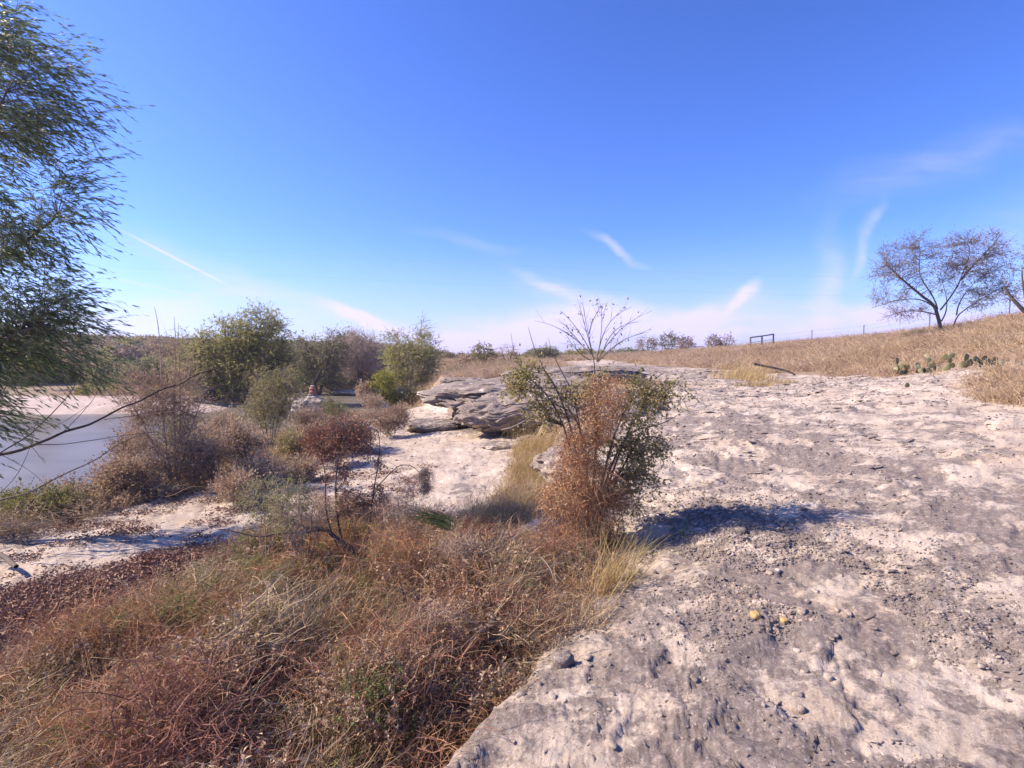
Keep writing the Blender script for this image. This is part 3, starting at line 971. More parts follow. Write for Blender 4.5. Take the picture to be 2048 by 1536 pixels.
    # understory and the far bank, left to right
    spec = [(150, 378, 30, 22, 42, 'riverleaf2', 'grey green bush on the far bank behind the tall dead bush'), (112, 380, 30, 20, 44, 'riverleaf2', 'bluish bush on the far bank under the willow'),
            (70, 378, 32, 22, 46, 'mesq', 'brown bush on the far bank under the willow'), (25, 372, 40, 26, 44, 'riverleaf2', 'dark bush on the far bank at the left edge'),
            (290, 385, 24, 16, 50, 'riverleaf2', 'dark low bush at the back of the pond'), (335, 380, 28, 14, 54, 'riverleaf2', 'wide dark bush along the back of the pond'), (372, 372, 18, 16, 56, 'mesq', 'brown bush between pond and slender tree'),
            (100, 396, 22, 8, 38, 'olive', 'low olive bush on the sandbar edge'), (40, 360, 10, 6, 40, 'yellow', 'small yellow bush seen through the willow'), (160, 398, 14, 7, 37, 'weed', 'pale straw coloured bush on the sandbar')]
    for u, v, ru, rv, Y, lm, lab in spec:
        b = gpt(u, Y)
        woody('river_bush', lab, 'bush', b, [lobe(u, v, ru, rv, Y)], [[b, P_(u - ru * .4, v, Y)], [b, P_(u + ru * .4, v, Y)], [b, P_(u, v - rv * .6, Y)]], ntar=int(60 + ru * rv * .3), twigs=6, tlen=.8, nleaf=6, leaf=.2, lw=.07,
              leafmat=lm, r0=.06, tw=.016, group='bushes along the far river bank')
    # mesquites on the rise
    Y = 26
    b = np.array(P_(941, 334, Y)); b[2] = gz(b[0], b[1]) - .05
    f = lambda zx, zy, Y=26: P_(850 + zx / 1527 * 174, 215 + zy / 1536 * 175, Y)
    stems = [[b, f(775, 850), f(745, 760), f(640, 690), f(490, 560), f(370, 430), f(300, 380)],
             [f(775, 850), f(740, 700), f(650, 590), f(620, 470), f(640, 330), f(640, 200)],
             [f(780, 850), f(870, 730), f(960, 590), f(1000, 480), f(1060, 320), f(1000, 230)],
             [f(960, 590), f(1090, 440), f(1250, 270), f(1350, 120)],
             [(b[0] + .7, b[1] + .2, b[2] + .1), f(930, 900), f(1030, 820), f(1180, 720), f(1320, 620), f(1450, 560)],
             [f(930, 900), f(960, 780), f(1060, 620), f(1200, 500)],
             [f(770, 860), f(690, 740), f(500, 720), f(330, 760), f(180, 820)],
             [f(780, 880), f(600, 840), f(420, 860), f(330, 890)],
             [f(790, 950), f(850, 830), f(850, 700), f(810, 540)]]
    Lo = []
    for x, y, rx, ry in ((420, 330, 150, 120), (650, 280, 110, 120), (330, 480, 110, 110), (560, 480, 150, 110), (800, 330, 130, 90), (960, 250, 120, 110), (1180, 250, 150, 130), (1080, 450, 160, 120), (880, 480, 120, 120), (1300, 420, 130, 140),
                         (330, 720, 150, 90), (500, 850, 170, 80), (1150, 620, 170, 110), (1320, 700, 140, 110), (800, 620, 100, 80), (600, 650, 120, 70), (1050, 760, 110, 90), (250, 560, 70, 50)):
        c = f(x, y)
        Lo.append((*c, rx / 1527 * 174 * Y / FPX, 1.1, ry / 1527 * 174 * Y / FPX))
    woody('mesquite_tree', 'spreading bare branched mesquite standing on the grassy rise', 'tree', b, Lo, stems, ntar=620, twigs=8, tlen=.5, nleaf=3, leaf=.09, lw=.024, leafmat='mesq', r0=.085, droop=-.25, tw=.009, br=.28, tipr=.2, sag=.05)
    Y = 22
    b = np.array(P_(1062, 350, Y)); b[2] = gz(b[0], b[1]) - .05
    Lo = [lobe(1022, 275, 18, 16, Y), lobe(1050, 258, 36, 24, Y), lobe(1012, 296, 20, 9, Y), lobe(1080, 280, 50, 35, Y)]
    woody('mesquite_tree', 'smaller mesquite cut by the right edge of the photo', 'tree', b, Lo, [[b, P_(1030, 318, Y), P_(1012, 302, Y), P_(1000, 285, Y)], [P_(1030, 318, Y), P_(1022, 290, Y), P_(1020, 268, Y)], [b, P_(1065, 310, Y), P_(1070, 260, Y)], [b, P_(1045, 310, Y), P_(1040, 250, Y)]],
          ntar=240, twigs=7, tlen=.42, nleaf=3, leaf=.08, lw=.022, leafmat='mesq', r0=.12, droop=-.25, tw=.01, br=.3)
    # small far trees on the skyline
    for u, v, ru, rv, Y, lm, nt_, lab in ((647, 345, 14, 9, 80, 'mesq', 60, 'left pale tree of the row on the skyline'), (668, 341, 12, 9, 80, 'olive', 70, 'middle and tallest tree of the skyline row'), (686, 344, 10, 8, 76, 'mesq', 70, 'right darker tree of the skyline row'),
                                          (714, 343, 7, 6, 62, 'mesq', 40, 'small dark shrub on the skyline right of the tree row'), (727, 342, 8, 8, 62, 'mesq', 22, 'sparse bare shrub next to the small dark skyline shrub'),
                                          (545, 355, 14, 8, 58, 'riverleaf2', 130, 'dense round dark shrub on the horizon behind the central bush'), (508, 354, 13, 10, 44, 'purple', 60, 'leafless shrub on the horizon left of the round dark shrub'),
                                          (484, 352, 14, 8, 40, 'weed', 26, 'wispy leaning shrub on the horizon above the rock ledge'), (474, 362, 18, 6, 42, 'deadleaf', 60, 'low brown shrub on the horizon beyond the ledge')):
        b = gpt(u, Y)
        woody('skyline_tree' if Y > 70 else 'skyline_shrub', lab, 'tree' if Y > 70 else 'shrub', b, [lobe(u, v, ru, rv, Y)], [[b, P_(u - ru * .5, v - rv * .2, Y)], [b, P_(u + ru * .4, v - rv * .5, Y)], [b, P_(u, v - rv * .7, Y)]],
              ntar=nt_, twigs=5, tlen=.7, nleaf=5 if lm != 'purple' else 0, leaf=.2, lw=.07, leafmat=lm, twigmat='purple' if lm in ('purple', 'mesq') else None, r0=.07, tw=.025, group='trees and shrubs on the skyline')
    # scrub behind the ledge
    for u, v, ru, rv, Y, lm, lab in ((458, 378, 22, 9, 29, 'olive', 'olive scrub bush directly behind the left end of the ledge'), (490, 374, 22, 8, 30, 'olive', 'olive scrub bush behind the middle of the ledge'), (520, 368, 20, 7, 34, 'weed', 'straw green scrub bush behind the right part of the ledge'), (478, 368, 26, 6, 38, 'deadleaf', 'brown scrub bush farther behind the ledge')):
        b = gpt(u, Y)
        woody('scrub_bush', lab, 'bush', b, [lobe(u, v, ru, rv, Y)], [[b, P_(u - ru * .5, v, Y)], [b, P_(u + ru * .5, v, Y)], [b, P_(u, v - rv * .5, Y)]], ntar=120, twigs=6, tlen=.4, nleaf=5, leaf=.08, lw=.03, leafmat=lm, twigmat='palebark', r0=.03, tw=.01, group='scrub bushes behind the ledge')


build_trees()


def build_shrubs():
    # tall dead bush at the river edge
    Y = 9.6
    b = gpt(172, Y)
    L = [lobe(165, 430, 34, 40, Y, .6), lobe(150, 400, 30, 30, Y, .5), lobe(185, 400, 24, 30, Y, .5), lobe(170, 468, 34, 18, Y, .6), lobe(175, 365, 16, 24, Y, .3)]
    woody('dead_bush', 'tall leafless greyish purple bush at the river edge', 'bush', b, L,
          [[b, P_(165, 420, Y), P_(160, 350, Y), P_(152, 308, Y)], [b, P_(180, 420, Y), P_(178, 360, Y), P_(181, 318, Y)], [b, P_(150, 430, Y), P_(125, 390, Y), P_(108, 372, Y)], [b, P_(190, 430, Y), P_(212, 385, Y)],
           [b, P_(168, 400, Y), P_(170, 345, Y), P_(166, 312, Y)], [b, P_(160, 440, Y), P_(130, 420, Y), P_(112, 415, Y)], [b, P_(195, 440, Y), P_(225, 410, Y)]],
          ntar=380, twigs=9, tlen=.45, nleaf=3, leaf=.035, lw=.014, leafmat='deadleaf', bark='purple', r0=.018, tw=.006, droop=-.1, wind=(0, 0, .25), tipr=.15)
    specs = [  # u v ru rv Y leaf bark ntar label
        (120, 478, 52, 20, 9.2, 'deadleaf', 'purple', 260, 'low brown withered bush below the tall dead bush'),
        (205, 460, 30, 26, 9.9, 'deadleaf', 'purple', 200, 'withered curled leaf bush right of the tall dead bush'),
        (240, 450, 30, 28, 10.6, 'deadleaf', 'bark', 220, 'grey brown dead bush left of the yellow green weeds'),
        (262, 470, 26, 14, 9.6, 'deadleaf', 'purple', 110, 'small withered bush on the bare rock edge'),
        (292, 448, 30, 16, 12.2, 'olive', 'palebark', 190, 'pale olive bush left of the red brown bush'),
        (318, 442, 26, 18, 11.6, 'redleaf', 'bark', 230, 'dense dark red brown bush on the rock shelf'),
        (345, 425, 26, 12, 13.5, 'deadleaf', 'palebark', 150, 'pale twiggy bush behind the red brown bush'),
        (388, 418, 20, 16, 15.5, 'deadleaf', 'purple', 170, 'dusty grey bush left of the rock ledge'),
        (336, 408, 18, 10, 17.5, 'olive', 'palebark', 110, 'grey green bush in front of the pond'),
        (372, 402, 16, 6, 19, 'deadleaf', 'palebark', 90, 'low dry bush between pond and ledge'),
        (35, 512, 40, 20, 8.0, 'weed', 'palebark', 240, 'yellowish weedy bush on the bank at the left edge'),
        (75, 500, 34, 14, 8.6, 'deadleaf', 'purple', 130, 'brown bush on the bank near the left edge'),
        (232, 486, 22, 9, 8.6, 'deadleaf', 'purple', 90, 'low twiggy withered bush nearest the fallen branch'),
        (300, 470, 24, 9, 10.2, 'deadleaf', 'palebark', 90, 'low pale dead bush in the middle of the bare shelf'),
        (215, 425, 20, 14, 13.5, 'deadleaf', 'palebark', 110, 'pale dead bush at the water behind the withered bushes'),
        (300, 418, 24, 9, 15.5, 'deadleaf', 'palebark', 110, 'tan brush between the weeds and the white boulder'),
        (135, 445, 20, 18, 10.4, 'deadleaf', 'purple', 110, 'airy purplish bush left of the tall dead bush'),
        (358, 440, 16, 9, 13.2, 'redleaf', 'bark', 80, 'small red brown bush right of the dense one'),
        (175, 437, 22, 14, 11.5, 'olive', 'purple', 90, 'thin olive bush behind the withered bushes'),
    ]
    for u, v, ru, rv, Y, lm, bk, nt_, lab in specs:
        b = gpt(u, Y)
        st = [[b, P_(u + du * ru, v + dv * rv, Y + dy)] for du, dv, dy in ((-.6, -.2, 0), (.6, -.3, .1), (0, -.8, -.1), (-.3, -.6, .2), (.35, -.7, -.2), (.9, .2, 0), (-.9, .2, 0))]
        nl = 5
        lb = [lobe(u + rng.uniform(-.55, .55) * ru, v + rng.uniform(-.5, .5) * rv, ru * rng.uniform(.35, .6), rv * rng.uniform(.4, .75), Y + rng.normal() * .15, .35) for _ in range(nl)]
        woody('dry_bush' if lm != 'weed' else 'weedy_bush', lab, 'bush', b, lb, st, ntar=int(nt_ * .8), twigs=7, tlen=.33, nleaf=6 if lm != 'weed' else 9, leaf=.045, lw=.02, leafmat=lm, bark=bk, r0=.012, tw=.0045,
              droop=-.15, wind=(0, 0, .1), group='dry bushes along the river side')
    # arching yellow green weeds
    Y = 13.0
    b = gpt(268, Y)
    L = [lobe(272, 395, 24, 24, Y, .5), lobe(262, 415, 24, 16, Y, .5), lobe(288, 385, 14, 18, Y, .4)]
    woody('tall_weeds', 'clump of tall arching yellow green weeds in front of the river trees', 'weeds', b, L,
          [[b, P_(u1, v1, Y), P_(u2, v2, Y)] for u1, v1, u2, v2 in ((262, 400, 258, 368), (272, 400, 278, 362), (280, 405, 300, 370), (285, 410, 312, 392), (255, 405, 240, 385), (275, 395, 288, 360), (250, 415, 226, 400))],
          ntar=230, twigs=6, tlen=.4, nleaf=7, leaf=.06, lw=.014, leafmat='weed', bark='palebark', r0=.012, tw=.006, wind=(.25, 0, .3), droop=-.5)
    # central bush: stems, leaves
    Y = 5.3
    b = gpt(590, Y)
    g_ = lambda zx, zy, Y=5.3: P_(450 + zx / 2048 * 300, 290 + zy / 1536 * 225, Y)
    fans = [((985, 500), (940, 300), (890, 130), (870, 60)), ((985, 500), (955, 350), (930, 220), (900, 80)), ((1000, 490), (1060, 400), (1120, 250), (1380, 140)),
            ((960, 440), (880, 350), (770, 240), (580, 210)), ((1000, 480), (1040, 300), (1060, 190), (1240, 115)), ((985, 470), (920, 330), (830, 200), (750, 140)),
            ((1010, 480), (1150, 350), (1200, 320), (1360, 285)), ((950, 300), (960, 220), (1000, 150), (1050, 90)), ((980, 470), (900, 380), (840, 290), (740, 200)),
            ((1000, 480), (1040, 330), (1040, 200), (1030, 100)), ((1050, 400), (1100, 280), (1150, 230), (1290, 220)), ((960, 480), (880, 440), (830, 370), (790, 300)), ((1020, 480), (1090, 420), (1130, 380), (1190, 340))]
    stems = [[b, g_(1000, 1000), g_(985, 700), g_(985, 500)]] + [[g_(*p, 5.3 + rng.normal() * .12) for p in fn] for fn in fans]
    low = [[b, g_(1100, 900), g_(1350, 650), g_(1490, 560)], [b, g_(1150, 950), g_(1450, 900), g_(1650, 780)], [b, g_(850, 800), g_(600, 500), g_(540, 260)], [b, g_(900, 900), g_(650, 750), g_(430, 650)],
           [b, g_(1200, 1050), g_(1450, 1000), g_(1500, 1150)], [b, g_(800, 800), g_(480, 600), g_(430, 300)], [b, g_(900, 800), g_(700, 450), g_(640, 270)], [b, g_(1250, 800), g_(1550, 640), g_(1650, 860)]]
    L = []
    for x, y, rx, ry in ((560, 640, 140, 110), (720, 760, 170, 100), (530, 560, 110, 70), (1280, 820, 130, 140), (1350, 1050, 130, 110), (1150, 1020, 130, 110), (880, 720, 120, 90), (1400, 720, 120, 80), (620, 860, 130, 70), (1000, 620, 100, 50), (1250, 650, 100, 60), (1230, 1150, 160, 90), (1320, 1280, 150, 110), (1180, 1430, 180, 90), (1500, 700, 90, 60), (430, 700, 60, 90)):
        p = g_(x, y); L.append((*p, rx / 2048 * 300 * Y / FPX, .32, ry / 2048 * 300 * Y / FPX))
    woody('leafy_bush', 'green leaved bush with bare arching twigs rising above it at the rock edge', 'bush', b, L, stems[:1] + low, ntar=400, twigs=5, tlen=.21, nleaf=5, leaf=.033, lw=.018, leafmat='olive', bark='bark', tipr=.1, r0=.014, tw=.0032,
          parts=('trunk', 'branches', 'foliage'), droop=-.3, wind=(0, 0, 0), br=.4)
    root = bpy.context.scene.objects['leafy_bush']
    tw = MB(); lf = MB()
    tw.tubes(np.stack([np.interp(np.linspace(0, 3, 16), range(4), np.array(stems[0])[:, k_]) for k_ in range(3)], 1), np.linspace(.016, .0065, 16), 6)
    for s_ in stems[1:]:
        s_ = np.array(s_)
        t = np.linspace(0, 1, 9)
        p = np.array([(1 - q) ** 3 * s_[0] + 3 * (1 - q) ** 2 * q * s_[1] + 3 * (1 - q) * q * q * s_[2] + q ** 3 * s_[3] for q in t])
        tw.tubes(p, np.linspace(.0048, .0013, 9), 5)
        n = 9
        st = p[rng.integers(2, 8, n)]
        d = (s_[3] - s_[0]) / np.linalg.norm(s_[3] - s_[0]) + rdir(n) * .7
        q_ = curves(n, 4, st, d, rng.uniform(.08, .22, n), np.array([0, 0, .2]), .1)
        tw.ribbons(q_, .0035)
        k = rng.integers(1, 3, n)
        for i in range(n):
            if rng.random() < .55:
                lf.leaves(q_[i, rng.integers(1, 4, 2)], rdir(2, -.8), .032, .015)
    tw.obj('bare_twigs', M['bark'], root)
    lf.obj('upper_leaves', M['olive'], root)
    # rust coloured dry vine draped over it
    Lv = []
    for x, y, rx, ry in ((1060, 700, 130, 110), (1040, 830, 130, 110), (950, 960, 140, 110), (880, 1080, 130, 120), (900, 1250, 150, 140), (820, 1420, 170, 130), (1020, 1330, 140, 170), (1000, 1500, 220, 110), (880, 1600, 230, 90)):
        p = g_(x, y, 5.05); Lv.append((*p, rx * (1.15 if y < 1200 else 1.45) / 2048 * 300 * Y / FPX, .25, ry / 2048 * 300 * Y / FPX))
    bv = gpt(580, 4.95)
    vine = empty('dry_vine', bv, 'rust brown dead vine draped over the leafy bush', 'vine')
    n = 5200
    T, _ = in_lobes(Lv, n, .2)
    v1 = MB()
    Pq = curves(n, 5, T, rdir(n, -.5), rng.uniform(.06, .26, n), np.array([0, 0, -.5]), .35)
    v1.ribbons(Pq, rng.uniform(.002, .0045, n), taper=.5)
    v1.obj('stems', M['rustvine'], vine)
    v2 = MB()
    m = 8500
    T, _ = in_lobes(Lv[:6], m, .2)
    v2.leaves(T, rdir(m, -.2), rng.uniform(.012, .03, m), rng.uniform(.006, .014, m))
    v2.obj('seed_heads', M['rustvine'], vine)
    # red brown sapling hung with flood debris
    Y = 4.9
    b = gpt(352, Y)
    Ls = [lobe(345, 430, 22, 14, Y, .16), lobe(352, 445, 20, 12, Y, .15), lobe(330, 448, 14, 12, Y, .12), lobe(375, 462, 9, 12, Y, .1), lobe(340, 475, 10, 20, Y, .1), lobe(350, 505, 14, 14, Y, .12), lobe(376, 500, 8, 20, Y, .08)]
    woody('debris_hung_sapling', 'red brown sapling hung with dried flood debris', 'sapling', b, Ls,
          [[b, P_(340, 530, Y), P_(338, 480, Y), P_(346, 440, Y), P_(352, 422, Y)], [b, P_(368, 540, Y), P_(374, 490, Y), P_(383, 450, Y), P_(378, 425, Y)], [b, P_(325, 520, Y), P_(328, 470, Y), P_(318, 445, Y)], [P_(374, 490, Y), P_(392, 470, Y), P_(402, 462, Y), P_(418, 468, Y), P_(424, 486, Y)]],
          ntar=260, twigs=5, tlen=.16, nleaf=5, leaf=.02, lw=.011, leafmat='redleaf', bark='bark', r0=.012, tw=.003)
    root = bpy.context.scene.objects['debris_hung_sapling']
    for (u, v, ru, rv) in ((322, 505, 9, 13), (345, 500, 14, 9), (366, 508, 9, 16), (425, 474, 6, 8), (385, 505, 6, 14), (447 - 21, 487, 3, 4)):
        db = MB()
        T, _ = in_lobes([lobe(u, v, ru, rv, Y, .07)], 420)
        Pq = curves(420, 4, T, rdir(420, -.6), rng.uniform(.02, .10, 420), np.array([0, 0, -.7]), .4)
        db.ribbons(Pq, .0035, taper=.6)
        db.obj('debris_clump', M['deadleaf'], root)
    # bare upright twigs standing in the tangle
    for u, v, Y, ru, rv, lab in ((398, 520, 4.7, 22, 34, 'leafless brown shrub standing right of the debris hung sapling'), (300, 520, 4.6, 26, 26, 'leafless grey shrub left of the debris hung sapling'), (455, 560, 4.3, 24, 26, 'low tangle of bare twigs beside the black stump'), (430, 640, 3.3, 40, 34, 'bare tangled twigs low in the middle of the rusty vines')):
        b = gpt(u, Y)
        woody('bare_shrub', lab, 'shrub', b, [lobe(u, v, ru, rv, Y, .2), lobe(u + 10, v - rv * .5, ru * .6, rv * .6, Y, .15)], [[b, P_(u + du, v - rv * q_, Y)] for du, q_ in ((-14, .5), (10, .9), (0, 1.1), (20, .3), (-22, 0))],
              ntar=70, twigs=6, tlen=.2, nleaf=2, leaf=.018, lw=.009, leafmat='deadleaf', bark='purple', r0=.009, tw=.003, tipr=.2, wind=(0, 0, .2), group='leafless shrubs in the hollow')
    # thin olive sapling in front
    for (u, Y, v0, ru, rv, lab, nt_) in ((262, 4.7, 500, 26, 22, 'thin grey green herb above the leaf litter', 90), (290, 4.5, 505, 20, 26, 'taller thin grey green herb beside the crooked branch', 90), (385, 4.3, 560, 26, 20, 'small thin herb under the debris hung sapling', 60)):
        b = gpt(u, Y)
        woody('slender_herb', lab, 'herb', b, [lobe(u, v0, ru, rv, Y, .2)], [[b, P_(u - 8, v0 - 8, Y)], [b, P_(u + 10, v0 - rv * .8, Y)], [b, P_(u, v0 - rv, Y)]], ntar=nt_, twigs=5, tlen=.13, nleaf=6, leaf=.016, lw=.008, leafmat='herb', bark='purple', r0=.006, tw=.0025)


build_shrubs()


def limb(name, pts, r0, r1, mat, label, cat, forks=(), group=None, sides=8, wob=.02):
    p = np.array(pts, float)
    root = empty(name, p[0], label, cat, group) if forks else None

    def tube(p, r0, r1):
        K = len(p)
        t = np.linspace(0, K - 1, K * 5)
        f = np.stack([np.interp(t, np.arange(K), p[:, k]) for k in range(3)], 1)
        ker = np.ones(5) / 5
        g = np.stack([np.convolve(np.pad(f[:, k], 2, 'edge'), ker, 'valid') for k in range(3)], 1)
        ln = np.linalg.norm(p[-1] - p[0])
        g = g + np.stack([fbm(t * .9 + 7 * k, t * 0 + p[0, 0] * 3 + k, 2) for k in range(3)], 1) * ln * wob
        R = np.linspace(r0, r1, len(t)) * (1 + .18 * fbm(t * 1.7, t * 0 + 3.3, 2))
        m = MB(); m.tubes(g, R, sides)
        # end caps
        for e_, rr in ((0, R[0]), (-1, R[-1])):
            pass
        return m
    m = tube(p, r0, r1)
    if root is None:
        o = m.obj(name, M[mat], None, True)
        tag(o, label, cat, group)
        return o
    m.obj('stem', M[mat], root, True)
    for fp, a0, a1 in forks:
        tube(np.array(fp, float), a0, a1).obj('side_branch', M[mat], root, True)
    return root


def build_wood():
    Y = 4.1
    limb('crooked_branch', [P_(420, 606, 4.25), P_(400, 588, 4.35), P_(372, 566, 4.5), P_(340, 540, 4.65), P_(322, 530, 4.75), P_(300, 528, 4.85), P_(280, 515, 4.9)], .032, .009, 'bark', 'crooked grey fallen branch arching out of the dead grass', 'branch',
         [([P_(322, 530, 4.75), P_(290, 533, 4.8), P_(250, 535, 4.8), P_(215, 528, 4.8)], .013, .004), ([P_(372, 566, 4.5), P_(354, 540, 4.6), P_(358, 515, 4.65)], .009, .003), ([P_(400, 588, 4.35), P_(382, 565, 4.4), P_(378, 540, 4.4)], .008, .003)], wob=.035)
    limb('black_stump', [P_(436, 612, 4.2), P_(439, 600, 4.2), P_(442, 586, 4.2), P_(447, 573, 4.25)], .045, .026, 'blackbark', 'small black charred stump in the dead grass', 'stump', wob=.06)
    limb('dead_stick', [P_(403, 645, 3.75), P_(405, 620, 3.8), P_(404, 595, 3.85), P_(400, 582, 3.85)], .013, .008, 'bark', 'dark upright broken stick left of the black stump', 'stick', [([P_(404, 615, 3.8), P_(411, 602, 3.8), P_(417, 594, 3.85)], .006, .003)], wob=.04)
    limb('dead_stick', [P_(463, 655, 3.55), P_(460, 628, 3.6), P_(457, 604, 3.65), P_(459, 594, 3.65)], .010, .006, 'bark', 'thin upright brown stick right of the black stump', 'stick', wob=.04)
    limb('dead_stick', [P_(388, 694, 3.2), P_(394, 668, 3.25), P_(402, 643, 3.3), P_(411, 626, 3.35)], .006, .003, 'palebark', 'thin whitish stick low in the tangle', 'stick', [([P_(396, 662, 3.27), P_(388, 652, 3.3), P_(384, 642, 3.3)], .004, .002)], wob=.05)
    limb('dead_stick', [P_(335, 568, 4.5), P_(380, 592, 4.2), P_(428, 594, 4.15)], .005, .003, 'palebark', 'long thin pale stick crossing the crooked branch', 'stick', wob=.05)
    limb('dead_stick', [P_(462, 600, 3.9), P_(430, 640, 3.5), P_(406, 668, 3.3)], .0035, .002, 'palebark', 'long straw coloured stalk in the tangle', 'stick', wob=.05)
    limb('fallen_branch', [P_(-8, 553, 5.9), P_(4, 557, 5.8), P_(18, 567, 5.6)], .028, .022, 'bark', 'dark broken branch end on the pale rock at the left edge', 'branch')
    limb('long_bare_branch', [P_(-60, 470, 6.4), P_(-10, 457, 6.5), P_(40, 442, 6.6), P_(90, 425, 6.8), P_(130, 405, 7), P_(170, 386, 7.2), P_(205, 372, 7.5), P_(235, 364, 7.8)], .020, .003, 'bark', 'long bare branch sweeping up from the left edge across the river', 'branch',
         [([P_(20, 448, 6.5), P_(60, 444, 6.5), P_(110, 438, 6.6), P_(160, 432, 6.8)], .006, .002), ([P_(60, 436, 6.7), P_(90, 405, 6.8), P_(110, 370, 6.9)], .004, .0015), ([P_(100, 420, 6.85), P_(150, 412, 7), P_(200, 410, 7.2)], .004, .0015), ([P_(0, 454, 6.5), P_(30, 470, 6.5), P_(50, 490, 6.4)], .004, .0015)])
    limb('long_bare_branch', [P_(-60, 530, 6.2), P_(-10, 503, 6.3), P_(40, 485, 6.4), P_(90, 462, 6.6), P_(125, 443, 6.8), P_(150, 430, 7)], .012, .002, 'bark', 'lower bare branch sweeping up from the left edge', 'branch',
         [([P_(20, 492, 6.35), P_(60, 490, 6.4), P_(100, 498, 6.4)], .004, .0015), ([P_(-10, 503, 6.3), P_(15, 480, 6.3), P_(30, 450, 6.4), P_(36, 420, 6.4)], .004, .0015)])
    limb('long_bare_branch', [P_(-60, 500, 6.0), P_(0, 455, 6.1), P_(35, 430, 6.2), P_(70, 395, 6.4), P_(85, 370, 6.5)], .010, .002, 'bark', 'steep thin bare branch among the lowest willow leaves', 'branch', [([P_(35, 430, 6.2), P_(60, 425, 6.2), P_(95, 400, 6.3)], .004, .0015)])
    limb('leaning_pole', [P_(753, 363.5, 21), P_(765, 366, 20.8), P_(780, 369, 20.5), P_(790, 372, 20.3), P_(796, 375.5, 20.2)], .045, .028, 'blackbark', 'dark charred pole lying propped in the yellow grass', 'pole', wob=.004)
    limb('grey_twig', [P_(500, 430, 8.6), P_(512, 427, 8.5), P_(530, 418, 8.4), P_(548, 396, 8.3), P_(556, 388, 8.2)], .012, .005, 'palebark', 'pale bare twig leaning in front of the rock ledge', 'twig', [([P_(530, 418, 8.4), P_(545, 408, 8.4), P_(562, 404, 8.3)], .006, .003), ([P_(522, 422, 8.4), P_(524, 432, 8.4), P_(523, 442, 8.4)], .004, .002)])
    # driftwood at the river
    limb('driftwood', [P_(196, 402, 35), P_(204, 399, 35), P_(214, 400, 35), P_(224, 398, 35)], .10, .05, 'palebark', 'pale driftwood limb on the sandbar under the largest river tree', 'driftwood', [([P_(204, 399, 35), P_(207, 391, 35), P_(212, 386, 35)], .06, .03), ([P_(214, 400, 35), P_(219, 392, 35), P_(219, 388, 35)], .06, .03)])
    limb('driftwood', [P_(196, 405, 34.5), P_(203, 397, 34.6), P_(210, 390, 34.6), P_(217, 402, 34.7)], .28, .22, 'blackbark', 'dark root mass lying on the sandbar', 'driftwood')
    limb('driftwood', [P_(310, 392, 34), P_(314, 384, 34), P_(318, 376, 34), P_(322, 368, 34)], .10, .05, 'blackbark', 'dark dead snag standing behind the stone stack', 'driftwood', [([P_(314, 384, 34), P_(320, 378, 34), P_(326, 375, 34)], .05, .02), ([P_(312, 388, 34), P_(306, 382, 34), P_(300, 380, 34)], .05, .02)])
    limb('driftwood', [P_(330, 389, 47), P_(333, 391, 47), P_(345, 391.5, 47), P_(358, 390, 47)], .09, .07, 'palebark', 'pale log lying in the pond', 'driftwood')


build_wood()


# ------------------------------------------------------------------ rocks
def rock_mesh(name, c, half, mat, seed=1, nu=170, nv=130, strata=.10, power=3.0, under=.45, slope=(0, 0), rough=.12, tip=0.0):
    """layered slab boulder: superellipsoid with recessed underside, bedding ledges and pits"""
    u = np.linspace(0, 2 * np.pi, nu, endpoint=False); v = np.linspace(-np.pi / 2, np.pi / 2, nv)
    Vv, U = np.meshgrid(v, u, indexing='ij')
    sp = lambda q, p: np.sign(q) * np.abs(q) ** p
    cu, su, cv, sv = np.cos(U), np.sin(U), np.cos(Vv), np.sin(Vv)
    x, y, z = sp(cv, .55) * sp(cu, .8), sp(cv, .55) * sp(su, .8), sp(sv, .7)
    s_ = seed * 13.7
    n1 = fbm(x * 1.3 + s_ + z * .3, y * 1.3 + s_, 4)
    n2 = fbm(U * 2.2 + s_, z * 5 + s_, 4)
    lay = np.floor(z * 4.2 + n1 * 1.2 + fbm(U * .9, U * 0 + s_, 2) * .9)
    lr = perlin(lay * 7.31 + s_, U * 1.1 + lay * 3.7) * 1.0 + perlin(lay * 3.1 + s_, U * 4.3 + lay) * .5
    bedding = perlin(z * 6 + n1 * 3.2 + s_, x * .5 + y * .4 + s_)
    edge = cv ** .5
    r = 1 + n1 * rough * 2.2 + perlin(x * 5 + s_, y * 5 + z * 2) * .05 + edge * (lr * strata * 1.25 + n2 * strata * .7)
    und = 1 - under * sstep(-.1, -.9, z)
    X, Yy = x * r * und, y * r * und
    Z = z + fbm(x * 2.5 + s_, y * 2.5, 4) * .34 + fbm(x * 8 + s_, y * 8, 3) * .07
    Z = Z + slope[0] * x + slope[1] * y
    V = np.stack([X * half[0] + c[0], Yy * half[1] + c[1], Z * half[2] + c[2]], -1).reshape(-1, 3)
    i = np.arange(nv - 1)[:, None] * nu; j = np.arange(nu)[None]; j2 = (j + 1) % nu
    F = np.stack([i + j, i + j2, i + nu + j2, i + nu + j], -1).reshape(-1, 4)
    return mesh_np(name, V, F, mat, None, True)


def boulder(name, label, c, half, **k):
    cat = k.pop('cat', 'rock'); group = k.pop('group', None); mat = k.pop('mat', 'boulder')
    o = link(bpy.data.objects.new(name, rock_mesh(name, (0, 0, 0), half, M[mat], **k)))
    o.location = c
    return tag(o, label, cat, group)


